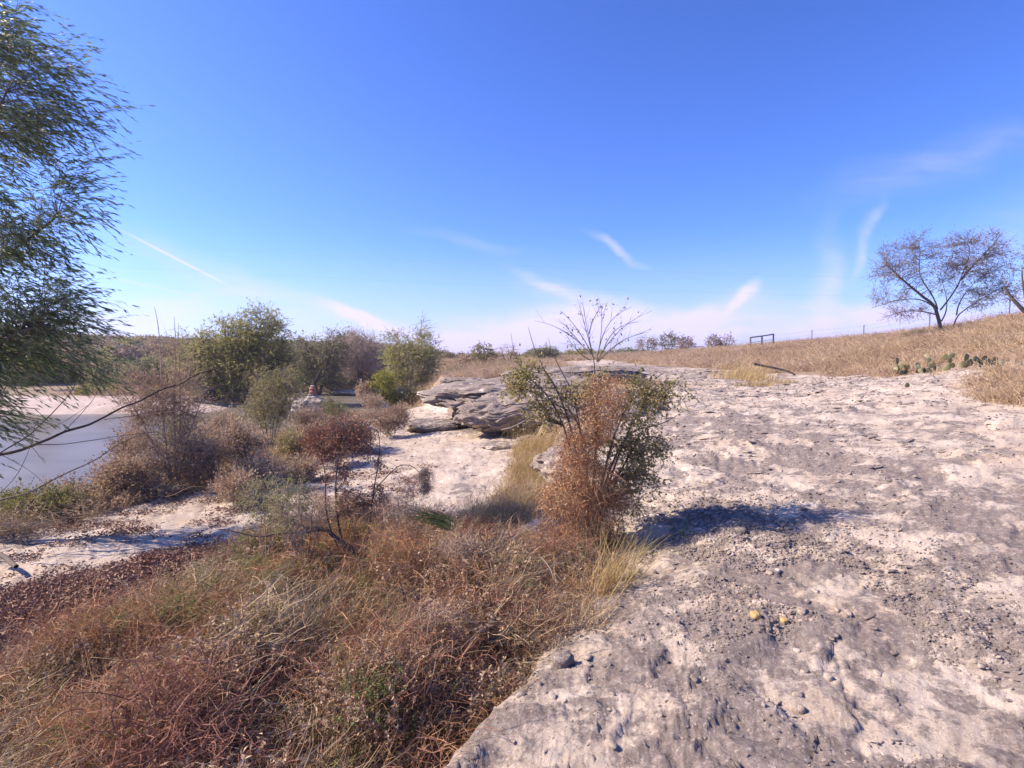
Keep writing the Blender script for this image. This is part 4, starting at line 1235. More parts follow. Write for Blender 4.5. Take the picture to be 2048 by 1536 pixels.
def build_rocks():
    boulder('ledge_boulder', 'large flat grey boulder forming the left overhanging tip of the ledge', (.15, 17.6, .50), (2.7, 1.9, .40), seed=2, slope=(.45, .25), under=.3, strata=.12, group='layered limestone boulders of the ledge')
    boulder('ledge_boulder', 'front grey boulder jutting out below the large flat boulder', (.35, 15.1, .15), (1.8, 1.2, .46), seed=5, slope=(.35, .2), under=.35, strata=.13, group='layered limestone boulders of the ledge')
    boulder('ledge_boulder', 'pale blocky boulder highest at the back of the ledge', (2.2, 19.8, .95), (2.3, 1.2, .28), seed=8, slope=(.1, .1), under=.2, strata=.10, group='layered limestone boulders of the ledge')
    boulder('ledge_boulder', 'grey boulder behind the leafy bush', (2.0, 13.0, .32), (1.5, 1.6, .38), seed=11, slope=(.1, .3), under=.3, group='layered limestone boulders of the ledge')
    boulder('ledge_boulder', 'low grey block under the left part of the leafy bush', (1.15, 9.2, -.22), (.75, .9, .3), seed=14, slope=(.1, .1), under=.2, group='layered limestone boulders of the ledge')
    boulder('ledge_boulder', 'recessed dark support rock under the large flat boulder', (.2, 17.6, -.15), (2.0, 1.3, .5), seed=17, under=.0, group='layered limestone boulders of the ledge')
    boulder('flat_rock', 'low rock step left under the overhang tip', (-2.3, 16.6, -.45), (.9, .7, .16), seed=20, under=.1, group='flat rocks on the lower shelf')
    boulder('flat_rock', 'thin tan flat rock lying in front of the ledge', (-.15, 12.9, -.47), (.55, .35, .09), seed=21, under=.1, group='flat rocks on the lower shelf', mat='chip')
    boulder('flat_rock', 'small flat rock at the foot of the ledge beside dry grass', (.6, 13.4, -.42), (.45, .3, .12), seed=22, under=.1, group='flat rocks on the lower shelf')
    boulder('flat_rock', 'small flat rock behind the left end of the ledge', (-1.9, 22.5, .62), (.9, .6, .14), seed=23, under=.1, group='flat rocks on the lower shelf')
    # stone stack by the pond
    Y = 31.5
    boulder('white_boulder', 'whitish mound shaped boulder at the pond edge carrying a stone stack', tuple(at(313, 406, Y)), (1.0, .8, .42), seed=31, under=-.25, rough=.15, mat='chip', nu=80, nv=40)
    p = at(313, 398, Y)
    st = empty('stone_stack', p, 'small stack of reddish and pale stones on the white boulder', 'cairn')
    for k, (dx, dz, hx, hz, mt) in enumerate(((0, .02, .34, .10, 'whitestone'), (-.02, .16, .24, .08, 'boulder'), (.0, .32, .2, .12, 'redstone'), (-.03, .50, .17, .10, 'redstone'), (-.02, .66, .11, .06, 'whitestone'))):
        o = link(bpy.data.objects.new('stone', rock_mesh('stone', (dx, 0, dz), (hx, hx * .8, hz), M[mt], seed=40 + k, nu=22, nv=12, under=.1)))
        o.parent = st
    boulder('river_rock', 'dark rounded rock in the water left of the stone stack', tuple(at(300, 404, 33)), (.8, .6, .35), seed=50, under=.1, nu=50, nv=26)
    boulder('river_rock', 'flat pale rock showing at the right end of the pond', tuple(at(355, 392.5, 46)), (2.2, 1.2, .2), seed=51, under=.1, nu=50, nv=26, mat='chip')
    # stones that stand out near the viewer
    for u, v, r, mt, lab in ((755.5, 619, .034, 'ochre', 'larger ochre pebble on the gravel'), (784, 621.5, .024, 'ochre', 'smaller ochre pebble right of the larger one'), (755, 603, .02, 'whitestone', 'whitish pebble above the ochre pebbles'),
                             (778, 572, .022, 'whitestone', 'pale upright pebble on the gravel patch'), (797, 652, .02, 'whitestone', 'white pebble below the ochre pebbles'), (802, 614, .035, 'chip', 'angular pale stone right of the ochre pebbles'),
                             (797, 712, .035, 'chip', 'larger light stone in the shallow hollow'), (828, 680, .022, 'chip', 'small light stone right above the hollow'), (741, 533, .05, 'boulder', 'grey rounded stone above the gravel patch'), (563, 664, .062, 'boulder', 'round grey stone lodged at the grass and rock edge'),
                             (500, 693, .05, 'whitestone', 'whitish stone half buried in dead grass at the rock edge')):
        # find ground along the pixel ray
        Yq = 2.0
        for Yq in np.arange(1.8, 9, .02):
            p = at(u, v, Yq)
            if gz(p[0], p[1]) >= p[2]: break
        o = link(bpy.data.objects.new('pebble', rock_mesh('pebble', (0, 0, 0), (r, r * .85, r * .6), M[mt], seed=int(u), nu=20, nv=12, under=.0, strata=.03, rough=.08)))
        o.location = (p[0], p[1], gz(p[0], p[1]) + r * .25)
        o.rotation_euler[2] = u
        tag(o, lab, 'stone', 'pebbles on the rock slab')
    # loose limestone chips, individually
    protos = []
    for k in range(10):
        n = 8 + k % 4
        an = np.sort(rng.uniform(0, 6.283, n)); an = np.linspace(0, 6.283, n, endpoint=False) + rng.normal(size=n) * .15
        rr = rng.uniform(.7, 1.1, n)
        st = rng.uniform(.45, .8)
        ring = np.c_[np.cos(an) * rr, np.sin(an) * rr * st]
        h = rng.uniform(.10, .24)
        V = np.concatenate([np.c_[ring, np.full(n, -h)], np.c_[ring * 1.03, np.full(n, h * .3)], np.c_[ring * .84 + rng.normal(size=(n, 2)) * .03, h + rng.normal(size=n) * .04], [[0, 0, h * 1.08]]])
        F4, F3 = [], []
        for i in range(n):
            j = (i + 1) % n
            F4 += [(i, j, n + j, n + i), (n + i, n + j, 2 * n + j, 2 * n + i)]
            F3.append((2 * n + i, 2 * n + j, 3 * n))
        protos.append(mesh_np('stone_chip', V, [np.array(F3), np.array(F4)], M['chip'] if k % 5 else M['boulder']))
    # gravel patch centre plus general slab
    q = []
    while len(q) < 270:
        if rng.random() < .55:
            x, y = 2.1 + rng.normal() * .55 + .25 * rng.normal(), 4.0 + rng.normal() * .9
        else:
            y = rng.uniform(2.2, 9) ; x = rng.uniform(-.2, .75) * y
        if poly_sd(np.array([x]), np.array([y]), SLAB)[0] > .15 and y > 2: q.append((x, y))
    for k, (x, y) in enumerate(q):
        o = bpy.data.objects.new('stone_chip', protos[k % 10])
        s = rng.uniform(.015, .038) * (1 + .10 * max(0, y - 3)) * (1.5 if rng.random() < .08 else 1)
        o.scale = (s, s, s); o.rotation_euler = (rng.normal() * .12, rng.normal() * .12, rng.uniform(0, 6.28))
        o.location = (x, y, gz(x, y) + s * .10)
        link(o)
        tag(o, 'loose flat limestone chip lying on the rock slab', 'stone', 'loose limestone chips on the slab')
    # gravel as stuff
    n = 16000
    gx = np.concatenate([2.0 + rng.normal(size=n) * .55, rng.uniform(-.5, 12, n)]); gy = np.concatenate([3.9 + rng.normal(size=n) * 1.0, rng.uniform(1.5, 20, n)])
    ok = (poly_sd(gx, gy, SLAB) > .1) & (fbm(gx * .8, gy * .8, 3) > -.15)
    gx, gy = gx[ok], gy[ok]
    sx = rng.uniform(.004, .016, len(gx)) * (1 + .12 * np.clip(gy - 3, 0, 20))
    rot = np.c_[rng.normal(size=(len(gx), 2)) * .3, rng.uniform(0, 6.28, len(gx))]
    scatter('gravel', np.c_[gx, gy, ground(gx, gy)[0] + sx * .1], rot, np.c_[sx, sx, sx * 1.3], rng.integers(0, 10, len(gx)), protos, 'fine limestone gravel strewn over the rock slab')
    n = 18000
    gx = rng.uniform(-3, 14, n); gy = rng.uniform(5, 30, n)
    ok = (poly_sd(gx, gy, SLAB) > .3) & (fbm(gx * .5 + 3, gy * .5, 3) > -.1)
    gx, gy = gx[ok], gy[ok]
    sx = np.clip(.018 * np.exp(rng.normal(size=len(gx)) * .55), .008, .09) * (1 + .05 * (gy - 5))
    scatter('gravel', np.c_[gx, gy, ground(gx, gy)[0] + sx * .08], np.c_[rng.normal(size=(len(gx), 2)) * .12, rng.uniform(0, 6.28, len(gx))], np.c_[sx * rng.uniform(1, 2.2, len(gx)), sx, sx * .55], np.where(rng.random(len(gx)) < .75, rng.choice([1, 2, 4, 5, 7, 8], len(gx)), 3), protos, 'flat limestone flakes littering the middle and far slab')
    n = 2500
    q = sample_poly(SHELF, n)
    sx = rng.uniform(.008, .03, len(q)) * (1 + .06 * np.clip(q[:, 1] - 4, 0, 20))
    scatter('gravel', np.c_[q, ground(q[:, 0], q[:, 1])[0]], np.c_[rng.normal(size=(len(q), 2)) * .2, rng.uniform(0, 6.28, len(q))], sx, rng.integers(0, 10, len(q)), protos, 'gravel and flakes on the lower rock shelf')


build_rocks()


# ------------------------------------------------------------------ grasses
def build_grass():
    # foreground tangle
    d1 = (.55, .75, .2)
    pr = [clump_thatch(100, .26, .12, .0038, M['strawgrey'], dirv=d1), clump_thatch(90, .28, .12, .004, M['straw'], dirv=d1), clump_thatch(80, .2, .12, .004, M['strawgrey'], curl=.25),
          clump_thatch(120, .26, .13, .0028, M['rustvine'], curl=.5, flat=.6, hgt=.2), clump_thatch(90, .2, .12, .004, M['redleaf'], curl=.4, flat=.6, hgt=.18), clump_herb(30, .2, .10, M['deadleaf'], leaf=.028, lw=.013, k=12) if True else clump_thatch(90, .2, .12, .004, M['deadleaf'], curl=.35, flat=.5, hgt=.16),
          clump_herb(22, .18, .09, M['herb'], leaf=.02, lw=.007, k=16), clump_herb(18, .2, .08, M['deadleaf'], leaf=.018, lw=.008, k=14), clump_grass(60, .3, .07, .004, M['straw'], lean=.7), clump_herb(14, .16, .07, M['olive'], leaf=.03, lw=.012, k=9)]
    PIT = [(-3.3, 1.2), (-3.2, 3.0), (-2.9, 4.3), (-3.0, 5.9), (-1.9, 6.5), (-.9, 6.6), (-.2, 5.9), (.2, 5.3), (.9, 5.6), (1.0, 5.0), (.85, 4.5), (.25, 3.35), (-.3, 2.4), (-.5, 2.0), (-1.1, 1.0)]
    q = sample_poly(PIT, 11500)
    x, y = q[:, 0], q[:, 1]
    a_ = fbm(x * 1.1 + 3, y * 1.1, 3)
    b_ = fbm(x * 1.6 + 30, y * 1.6 + 8, 3)
    r_ = rng.random(len(q))
    # rust patch from the middle to the right
    rust = np.exp(-((x + .75) / .55) ** 2 - ((y - 3.1) / .5) ** 2) + .8 * np.exp(-((x + .05) / .4) ** 2 - ((y - 3.4) / .7) ** 2) + .5 * np.exp(-((x + .4) / .4) ** 2 - ((y - 2.2) / .5) ** 2)
    idx = np.where(r_ < .15, 0, np.where(r_ < .27, 2, np.where(r_ < .35, 1, np.where(r_ < .55, 5, np.where(r_ < .72, 7, np.where(r_ < .80, 9, np.where(r_ < .92, 6, 8)))))))
    idx = np.where((a_ > .08) & (r_ < .55), 6, idx)
    idx = np.where((b_ > .16) & (r_ > .7), 5, idx)
    idx = np.where((idx == 5) & (rng.random(len(q)) < .5), 2, idx)
    idx = np.where((idx == 9) & (rng.random(len(q)) < .7), 7, idx)
    u2 = rng.random(len(q))
    idx = np.where(u2 < .11 + rust * .55, np.where(rng.random(len(q)) < .4, 3, 4), idx)
    keep = rng.random(len(q)) < np.clip(.50 + a_ * 1.4, .22, 1) * sstep(7, 5.6, y + fbm(x, y, 2))
    keep &= ~((poly_sd(x, y, [(-.3, 5.2), (0, 6.4), (.8, 6.2), (.75, 5.5), (.3, 4.7)]) > 0) & (rng.random(len(q)) < .75))
    q, idx = q[keep], idx[keep]
    z = ground(q[:, 0], q[:, 1])[0]
    cc = sample_poly(PIT, 260)
    ch, cr = rng.uniform(.12, .42, len(cc)), rng.uniform(.14, .42, len(cc))
    dd = np.hypot(q[:, :1] - cc[None, :, 0], q[:, 1:] - cc[None, :, 1])
    hum = (ch * np.clip(1 - (dd / cr) ** 2, 0, 1)).max(1)
    who = (ch * np.clip(1 - (dd / cr) ** 2, 0, 1)).argmax(1)
    kk = rng.integers(0, 10, len(cc))
    kk = np.array([0, 2, 4, 4, 3, 5, 6, 1, 7, 0, 3, 8, 5, 2, 2])[rng.integers(0, 15, len(cc))]
    idx = np.where((hum > .03) & (rng.random(len(q)) < .5), kk[who], idx)
    idx = np.where((idx < 2) & (rng.random(len(q)) < .15), 7, idx)
    gap = (hum > .03) | (rng.random(len(q)) < .4)
    q, idx, hum, z = q[gap], idx[gap], hum[gap], z[gap]
    idx = np.where((q[:, 0] < -1.0) & (q[:, 1] > 3.4) & (rng.random(len(q)) < .30), 6, idx)
    hum = np.clip(hum, 0, .42) * sstep(0, .5, poly_sd(q[:, 0], q[:, 1], PIT))
    n = len(q)
    z = z + hum * rng.random(n) ** .6
    yaw = np.where(idx < 2, rng.normal(size=n) * .5, rng.uniform(0, 6.28, n))
    s = rng.uniform(.55, 1.25, n)
    scatter('dead_grass_mat', np.c_[q, z], np.c_[rng.normal(size=(n, 2)) * .2, yaw], s, idx, pr, 'matted dead grass, vines and small herbs in the hollow below the slab')
    # leaf litter
    lv = []
    for k in range(3):
        b = MB(); m = 70
        P = np.c_[rng.normal(size=(m, 2)) * .09, rng.uniform(.0, .025, m)]
        d = rdir(m); d[:, 2] *= .35
        b.leaves(P, d, rng.uniform(.02, .045, m), rng.uniform(.012, .022, m)); lv.append(b.mesh('leaf_litter', M['litter']))
    b = MB(); m = 14
    b.ribbons(curves(m, 3, np.c_[rng.normal(size=(m, 2)) * .12, rng.uniform(.01, .04, m)], rdir(m) * np.array([1, 1, .2]), rng.uniform(.05, .2, m), np.zeros(3), .1), .004); lv.append(b.mesh('twigs', M['strawgrey']))
    LIT = [(-6.5, 1.5), (-1.9, 1.4), (-2.0, 3.2), (-2.2, 4.6), (-2.6, 6.6), (-3.4, 7.0), (-4.1, 6.3), (-4.9, 5.3), (-6.6, 4.6)]
    q = sample_poly(LIT, 8500)
    sdp = poly_sd(q[:, 0], q[:, 1], LIT)
    q = q[rng.random(len(q)) < sstep(0, .8, sdp + fbm(q[:, 0] * 2, q[:, 1] * 2, 3) * .9)]
    q2 = sample_poly(SHELF, 3800)
    q2 = q2[(fbm(q2[:, 0] * .9 + 5, q2[:, 1] * 1.8 + 2, 4) > .04) & (q2[:, 0] < -1.5) & (q2[:, 1] < 11)]
    q = np.concatenate([q, q2])
    n = len(q)
    scatter('leaf_litter', np.c_[q, ground(q[:, 0], q[:, 1])[0] + .01], np.c_[np.zeros((n, 2)), rng.uniform(0, 6.28, n)], rng.uniform(.7, 1.3, n), np.where(rng.random(n) < .12, 3, rng.integers(0, 3, n)), lv, 'reddish brown fallen leaves lying on the lower rock')
    # dry grass of the rise
    gp = [clump_grass(46, .42, .12, .009, M['bankgrass'], lean=.45, name='g0'), clump_grass(46, .3, .14, .009, M['bankgrass'], lean=.8, name='g1'), clump_grass(40, .5, .10, .008, M['straw'], lean=.35, name='g2'), clump_thatch(60, .4, .16, .009, M['bankgrass'], name='g3'), clump_herb(14, .35, .12, M['deadleaf'], leaf=.05, lw=.02, k=10, name='g4')]
    n = 52000
    r = np.exp(rng.uniform(math.log(9), math.log(110), n)); an = np.radians(rng.uniform(-4, 50, n))
    x, y = r * np.sin(an), r * np.cos(an)
    sdd = poly_sd(x, y, SLAB)
    up = poly_sd(x, y, EDGE) > .3
    dens = sstep(.8, -1.2, sdd + fbm(x * .4, y * .4, 3) * 2.4)
    for u_, Y_ in ((909, 17.2), (924, 17.4), (932, 18.2), (940, 15.6), (967, 14.6), (990, 13.6)):
        cx_, cy_ = (u_ - 512) / FPX * Y_, Y_ - .5
        dens = dens * sstep(.5, 1.1, np.hypot(x - cx_, (y - cy_) * .8))
    tuft = (fbm(x * .55 + 4, y * .35, 3) > -.05)
    k = (rng.random(n) < dens * np.where(tuft, 1, .25)) & up & (sdd < .9)
    x, y, r = x[k], y[k], r[k]
    n = len(x)
    s = rng.uniform(.6, 1.15, n) * np.clip(r / 18, .9, 2.6)
    scatter('dry_grass', np.c_[x, y, ground(x, y)[0] - .02], np.c_[rng.normal(size=(n, 2)) * .1, rng.uniform(0, 6.28, n)], np.c_[s, s, np.minimum(s, 1.5) * rng.uniform(.6, 1.1, n)], rng.choice(5, n, p=[.34, .28, .13, .17, .08]), gp, 'dry pinkish brown grass covering the rise and the land behind the slab')
    q = sample_poly([(-1.3, 5.8), (-.6, 6.6), (-.1, 8.2), (.1, 10.5), (.3, 13), (1.0, 13), (1.15, 9.5), (1.1, 7), (.95, 5.6), (.3, 5.4), (-.6, 5.2)], 1500)
    q = q[fbm(q[:, 0] * 1.6, q[:, 1] * 1.1 + 3, 3) > -.16]
    n = len(q)
    gg = [clump_grass(55, .36, .07, .005, M['gold'], lean=.5, name='h0'), clump_grass(50, .3, .08, .005, M['straw'], lean=.8, name='h1'), clump_grass(50, .24, .1, .005, M['bankgrass'], lean=1.0, name='h2'), pr[5]]
    sg = rng.uniform(.5, 1.25, n)
    scatter('golden_grass', np.c_[q, ground(q[:, 0], q[:, 1])[0] - .01], np.c_[rng.normal(size=(n, 2)) * .12, rng.uniform(0, 6.28, n)], sg, rng.choice(4, n, p=[.35, .3, .2, .15]), gg, 'golden dry grass in the strip between the leafy bush and the bare lower shelf')
    # land left of the slab, behind the ledge
    n = 14000
    x, y = rng.uniform(-30, 6, n), rng.uniform(19, 110, n)
    ok = (poly_sd(x, y, SLAB) < -.3) & (poly_sd(x, y, RIVER) < -.8) & (poly_sd(x, y, SANDBAR) < -.3) & (poly_sd(x, y, SHELF) < -.2)
    x, y = x[ok], y[ok]; n = len(x)
    s = rng.uniform(.8, 1.5, n) * np.clip(y / 25, 1, 2.2)
    scatter('dry_grass', np.c_[x, y, ground(x, y)[0] - .02], np.c_[rng.normal(size=(n, 2)) * .1, rng.uniform(0, 6.28, n)], np.c_[s, s, np.minimum(s, 1.2)], rng.choice(5, n, p=[.3, .2, .2, .1, .2]), gp, 'dry grass and low weeds behind the ledge and round the river trees')
    # scattered straw under and beside the bushes of the river side
    q = sample_poly([(-8.3, 4.5), (-7.2, 10), (-6.9, 14), (-7.6, 20), (-6.9, 28), (-4.5, 28), (-5.5, 19), (-4.4, 13), (-5.4, 9.2), (-6.2, 7)], 1500)
    n = len(q)
    pg = [pr[2], pr[5], pr[7], pr[0]]
    scatter('dead_grass_mat', np.c_[q, ground(q[:, 0], q[:, 1])[0]], np.c_[rng.normal(size=(n, 2)) * .1, rng.uniform(0, 6.28, n)], rng.uniform(.9, 2.0, n), rng.integers(0, 4, n), pg, 'withered weeds along the river edge of the lower shelf')
    # hillside scrub beyond the river
    sc = []
    for k, mt in enumerate(('mesq', 'riverleaf2', 'purple', 'olive')):
        b = MB(); m = 420
        P, _ = in_lobes([(0, 0, .9, 1.2, 1.2, .8), (.6, .3, 1.3, .8, .8, .6)], m)
        b.leaves(P, rdir(m), .32, .14)
        b.ribbons(bez(np.zeros((30, 3)), P[:30], .1), .04)
        sc.append(b.mesh('scrub', M[mt]))
    n = 2600
    x, y = rng.uniform(-150, 0, n), rng.uniform(56, 170, n)
    ok = (x < -10 - (y - 56) * .12)
    x, y = x[ok], y[ok]; n = len(x)
    scatter('hillside_scrub', np.c_[x, y, ground(x, y)[0] - .1], np.c_[np.zeros((n, 2)), rng.uniform(0, 6.28, n)], rng.uniform(.6, 1.5, n), rng.choice(4, n, p=[.4, .25, .2, .15]), sc, 'hazy brown and grey scrub covering the hillside beyond the river')
    n = 700
    y = rng.uniform(95, 260, n); x = rng.uniform(-.25, .35, n) * y
    scatter('distant_scrub', np.c_[x, y, ground(x, y)[0] - .3], np.c_[np.zeros((n, 2)), rng.uniform(0, 6.28, n)], rng.uniform(.5, 1.2, n), rng.choice(4, n), sc, 'low scrub along the horizon')


build_grass()


def tussock(u, Y, n, h, mat, label, rad=.08, w=.006, lean=.35, x=None, bend=-.5, group='grass tussocks'):
    p = gpt(u, Y) if x is None else np.array([x, Y, gz(x, Y)])
    me = clump_grass(n, h, rad, w, M[mat], lean=lean, bend=bend, K=5, name='grass_tussock')
    o = link(bpy.data.objects.new('grass_tussock', me)); o.location = p
    return tag(o, label, 'grass', group)


def build_tussocks():
    tussock(745, 21, 420, .75, 'gold', 'tall golden grass clump at the upper end of the charred pole', .55, .012, .3)
    tussock(735, 22.5, 300, .6, 'gold', 'golden grass clump farthest left of the charred pole', .5, .012, .3)
    tussock(758, 19.4, 260, .55, 'gold', 'golden grass clump just below the charred pole', .3, .010, .35)
    tussock(760, 15.6, 340, .30, 'gold', 'low round golden tussock nearest to the viewer on the slab', .22, .008, .8)
    tussock(782, 16.8, 260, .30, 'gold', 'low golden tussock right of the nearest one', .2, .008, .8)
    tussock(742, 15.8, 120, .2, 'weed', 'small greenish tussock left of the nearest golden one', .12, .007, .8)
    tussock(702, 18, 90, .2, 'straw', 'faint pale tussock on the slab', .2, .007, .8)
    tussock(628, 17, 260, .42, 'gold', 'tan grass clump on the slab behind the leafy bush', .35, .008, .5)
    tussock(655, 18, 200, .36, 'straw', 'pale grass clump on the slab right behind the leafy bush', .3, .008, .5)
    tussock(528, 11.6, 520, .75, 'gold', 'bright golden grass clump at the foot of the ledge', .25, .006, .35)
    tussock(545, 9.6, 520, .6, 'gold', 'golden grass clump in front of the low grey block', .3, .006, .45)
    tussock(518, 7.6, 420, .5, 'straw', 'pinkish tan grass clump left of the dry vine', .32, .005, .5)
    tussock(555, 7.2, 420, .5, 'straw', 'tan grass clump behind the dry vine', .3, .005, .5)
    tussock(500, 6.6, 300, .36, 'straw', 'low dry grass clump beside the bare shelf', .3, .005, .6)
    tussock(605, 4.0, 150, .55, 'gold', 'tall straw stalks at the slab edge below the dry vine', .08, .005, .4, bend=-.25)
    tussock(620, 4.15, 130, .42, 'gold', 'fine yellow grass at the slab edge right of the tall stalks', .08, .004, .6)
    tussock(592, 3.5, 150, .35, 'straw', 'short yellow grass hanging over the slab edge', .09, .004, .7)
    tussock(640, 4.7, 40, .5, 'weed', 'few thin stalks leaning over the slab edge', .05, .004, .7, bend=-.3)
    tussock(495, 5.6, 40, .22, 'green', 'fresh green sprout in the dead grass', .04, .011, .5, group='fresh green sprouts')
    tussock(512, 5.0, 30, .18, 'green', 'bright green sprout nearer the dry vine', .03, .011, .4, group='fresh green sprouts')
    tussock(525, 5.6, 24, .14, 'green', 'small yellow green sprout beside the tan sand', .03, .010, .4, group='fresh green sprouts')
    tussock(628, 4.2, 26, .12, 'green', 'small green weed on the slab edge', .06, .010, .8, group='fresh green sprouts')
    tussock(690, 4.95, 26, .08, 'green', 'little green weed in the bush shadow on the slab', .08, .010, 1.0, group='fresh green sprouts')
    tussock(445, 2.7, 60, .28, 'green', 'green grass tuft by the black stump', .06, .005, .7, x=-.42, group='fresh green sprouts')
    tussock(470, 2.4, 30, .14, 'green', 'leafy green weed at the bottom by the rock edge', .06, .012, .8, x=-.52, group='fresh green sprouts')
    # arching green reed
    o = MB(); n = 60
    st = np.array(P_(452, 525, 4.7)) + rng.normal(size=(n, 3)) * .03
    d = np.array([-.9, 0, .35]) + rng.normal(size=(n, 3)) * .10
    o.ribbons(curves(n, 6, st, d, rng.uniform(.25, .6, n), np.array([-.1, 0, -.1]), .05), .007)
    tag(o.obj('bent_reed', M['green']), 'green reed bent flat and pointing left from the dead grass', 'reed')
    # shrubby brush on the right end of the rise
    for u, v, ru, rv, Y, lm, lab in ((1000, 352, 36, 16, 17.5, 'deadleaf', 'brown brush with pale stalks on the rise below the mesquite'), (1015, 385, 22, 14, 11.5, 'deadleaf', 'brown brush at the right edge beside the slab'), (975, 335, 20, 9, 24, 'mesq', 'dark brush at the foot of the mesquite'), (1040, 350, 40, 22, 15, 'deadleaf', 'tall brown brush cut by the right edge'),
                                     (918, 338, 16, 6, 27, 'olive', 'olive brush left of the mesquite trunk')):
        b = gpt(u, Y)
        woody('brush', lab, 'bush', b, [lobe(u, v, ru, rv, Y, .7)], [[b, P_(u - ru * .5, v - rv * .3, Y)], [b, P_(u + ru * .5, v - rv * .4, Y)], [b, P_(u, v - rv * .8, Y)], [b, P_(u - ru * .2, v - rv * .7, Y)]], ntar=170, twigs=7, tlen=.35, nleaf=3, leaf=.05, lw=.015, leafmat=lm, bark='bark', twigmat='straw' if lm == 'deadleaf' else 'bark', r0=.012, tw=.008, wind=(0, 0, .3), group='brush on the grassy rise')


build_tussocks()


# ------------------------------------------------------------------ prickly pears
def pad_mesh(mat):
    nu, nv = 16, 9
    u = np.linspace(0, 2 * np.pi, nu, endpoint=False); v = np.linspace(-np.pi / 2, np.pi / 2, nv)
    Vv, U = np.meshgrid(v, u, indexing='ij')
    z = (np.sin(Vv) + 1) * .5
    wd = .42 * np.cos(Vv) ** .8 * (.75 + .35 * z)
    x = wd * np.cos(U); y = wd * .16 * np.sin(U) / .42 * .42 / .42 * .42
    V = np.stack([x, y, z], -1).reshape(-1, 3)
    i = np.arange(nv - 1)[:, None] * nu; j = np.arange(nu)[None]; j2 = (j + 1) % nu
    F = np.stack([i + j, i + j2, i + nu + j2, i + nu + j], -1).reshape(-1, 4)
    return mesh_np('pad', V, F, mat, None, True)


def build_cactus():
    pads = [pad_mesh(M['cactus']), pad_mesh(M['cactusy'])]
    for u, Y, n, w, up, hue, lab in ((909, 17.2, 15, .55, .28, 1, 'yellowish sprawling prickly pear at the foot of the rise, leftmost of the row'), (924, 17.4, 9, .28, .5, 0, 'dark upright prickly pear with the tallest pads'), (932, 18.2, 5, .2, .3, 0, 'dark prickly pear pads farther up the rise'),
                                    (940, 15.6, 3, .12, .12, 1, 'tiny yellowish prickly pear between the larger ones'), (967, 14.6, 15, .5, .26, 1, 'low spreading prickly pear at the slab edge'), (990, 13.6, 9, .4, .15, 0, 'grey green prickly pear nearest the right edge'), (912 + 1, 11.6, 3, .1, .10, 1, 'single small prickly pear on the bare slab')):
        b = gpt(u, Y)
        b[2] += .08
        root = empty('prickly_pear', b, lab, 'cactus', 'prickly pear cacti')
        tops = []
        for k in range(n):
            s = rng.uniform(.13, .21) * (1 if up > .11 else .6)
            if tops and rng.random() < .5 and up > .2:
                base, rz = tops[rng.integers(len(tops))]
            else:
                base = np.array([rng.normal() * w * .55, rng.normal() * w * .4, -.02])
            rx, ry, rz = rng.normal() * .35, rng.normal() * .5, rng.uniform(-1, 1)
            o = bpy.data.objects.new('pad', pads[hue if rng.random() < .75 else 1 - hue])
            o.location = base; o.rotation_euler = (rx, ry, rz); o.scale = (s, s, s)
            link(o); o.parent = root
            R = o.rotation_euler.to_matrix() @ Vector((0, 0, s * .93))
            t = base + np.array(R)
            if t[2] < up * 1.1: tops.append((t, rz))


build_cactus()


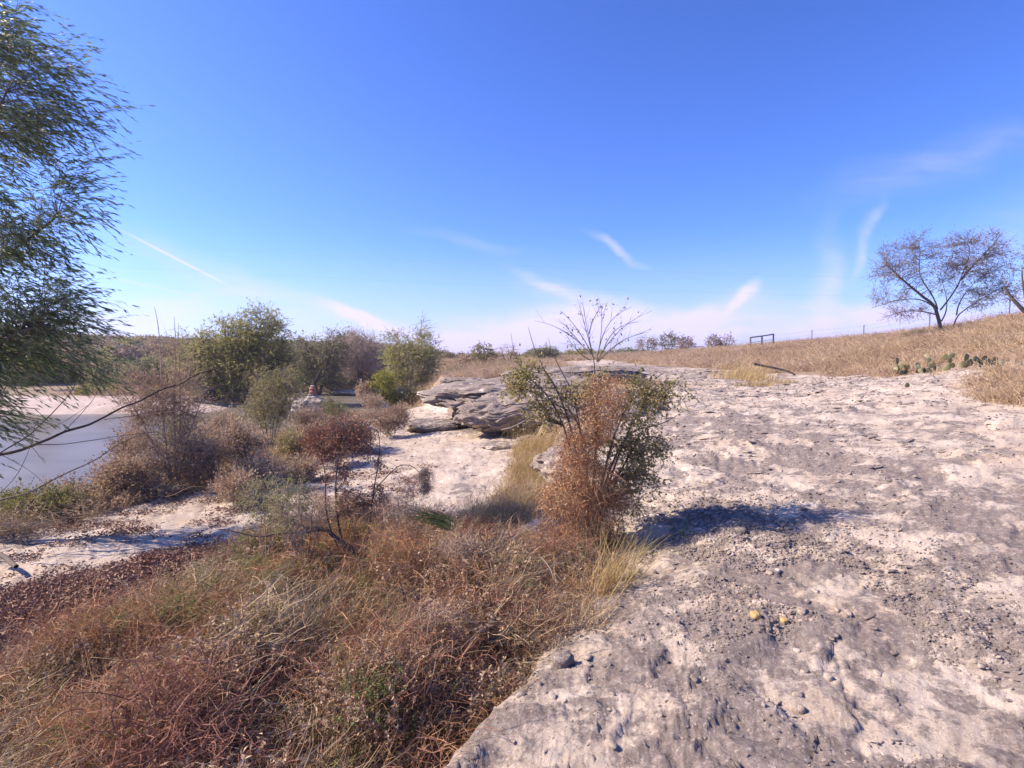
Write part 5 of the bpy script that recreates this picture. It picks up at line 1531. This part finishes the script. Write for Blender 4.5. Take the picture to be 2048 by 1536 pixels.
# ------------------------------------------------------------------ fences, gate frame, wires
def build_fences():
    def post(x, y, z0, z1, r, mat, name='post', parent=None, lean=0):
        m = MB(); m.tubes(np.array([[x, y, z0], [x + lean, y, z1]]), r, 8)
        # cap
        an = np.linspace(0, 2 * np.pi, 8, endpoint=False)
        V = np.c_[x + lean + r * np.cos(an), y + r * np.sin(an), np.full(8, z1)]
        m.add(V, np.array([[0, 1, 2, 3], [0, 3, 4, 7], [4, 5, 6, 7]]), np.zeros(3))
        return m.obj(name, M[mat], parent)

    Y = 50
    g0 = at(750, 350, Y)
    root = empty('gate_frame', (g0[0], Y, gz(g0[0], Y)), 'open pipe frame of three posts with a top rail on the skyline', 'frame')
    tops = []
    for u, v in ((750.5, 337.5), (762, 336), (773.5, 334.2)):
        t = at(u, v, Y)
        post(t[0], Y, gz(t[0], Y) - .3, t[2] + .05, .07, 'steel', 'post', root); tops.append(t)
    m = MB(); m.tubes(np.array(tops), .06, 8); m.obj('top_rail', M['steel'], root)
    m = MB(); m.tubes(np.array([t - np.array([0, 0, .45]) for t in tops]), .015, 4); m.obj('wire', M['wire'], root)
    # pipe fence far behind the central bush
    r2 = empty('pipe_fence', gpt(600, 72), 'long pipe rail fence on the horizon behind the central bush', 'fence')
    us = np.arange(566, 652, 7.5)
    tt = []
    for k, u in enumerate(us):
        Yk = 76 - k * .6
        t = at(u, 355.5 - (u - 566) * .052, Yk)
        post(t[0], Yk, t[2] - 2.0, t[2], .06, 'steel', 'post', r2); tt.append(t)
    tt = np.array(tt)
    for d_ in (0, .42, .85, 1.2):
        m = MB(); m.tubes(tt - np.array([0, 0, d_]), .04 if d_ == 0 else .028, 6); m.obj('rail', M['steel'], r2)
    # short rail right of it
    r3 = empty('rail_fence', gpt(690, 66), 'short post and rail piece under the right skyline tree', 'fence')
    tt = []
    for u in (680, 688, 696, 703):
        t = at(u, 348 - (u - 680) * .08, 66); post(t[0], 66, t[2] - 1.5, t[2], .06, 'steel', 'post', r3); tt.append(t)
    m = MB(); m.tubes(np.array(tt), .04, 6); m.obj('rail', M['steel'], r3)
    # wire fence with T posts along the rise
    r4 = empty('wire_fence', gpt(860, 42), 'thin wire fence with slim metal posts behind the grassy rise', 'fence')
    tt = []
    for u, v, Y in ((773.5, 334.8, 50), (812, 330, 46), (864, 325, 42), (930, 312, 38), (1010, 298, 34), (1110, 280, 30)):
        t = at(u, v, Y); post(t[0], t[1], t[2] - 1.9, t[2], .035, 'steel', 'post', r4); tt.append(t)
    tt = np.array(tt)
    for d_ in (.08, .4, .75):
        m = MB(); m.tubes(tt - np.array([0, 0, d_]), .0035, 4); m.obj('wire', M['wire'], r4)
    # power lines between poles that stand outside the photo
    Yp = 120
    pl = [at(-500, 190, Yp), at(1500, 250, Yp)]
    for p, lab in zip(pl, ('wooden utility pole standing far to the left', 'wooden utility pole standing far to the right')):
        r5 = empty('utility_pole', (p[0], p[1], gz(p[0], p[1])), lab, 'pole', 'utility poles carrying the wires')
        post(p[0], p[1], gz(p[0], p[1]) - .5, p[2] + 1.2, .18, 'timber', 'pole', r5)
        m = MB(); m.tubes(np.array([[p[0], p[1] - 1.3, p[2] + .3], [p[0], p[1] + 1.3, p[2] + .3]]), .09, 4); m.obj('crossarm', M['timber'], r5)
    for lab, pts in (('upper overhead wire crossing the sky', ((-500, 190), (100, 241), (512, 266), (860, 277.5), (1500, 282))), ('lower overhead wire crossing the sky', ((-500, 222), (100, 267), (512, 285), (860, 296), (1500, 300)))):
        P = np.array([at(u, v, Yp) for u, v in pts])
        tq = np.linspace(P[0, 0], P[-1, 0], 60)
        co = np.polyfit(P[:, 0], P[:, 2], 2)
        m = MB(); m.tubes(np.c_[tq, np.full(60, Yp), np.polyval(co, tq)], .007, 4)
        tag(m.obj('power_line', M['wire']), lab, 'wire')


build_fences()
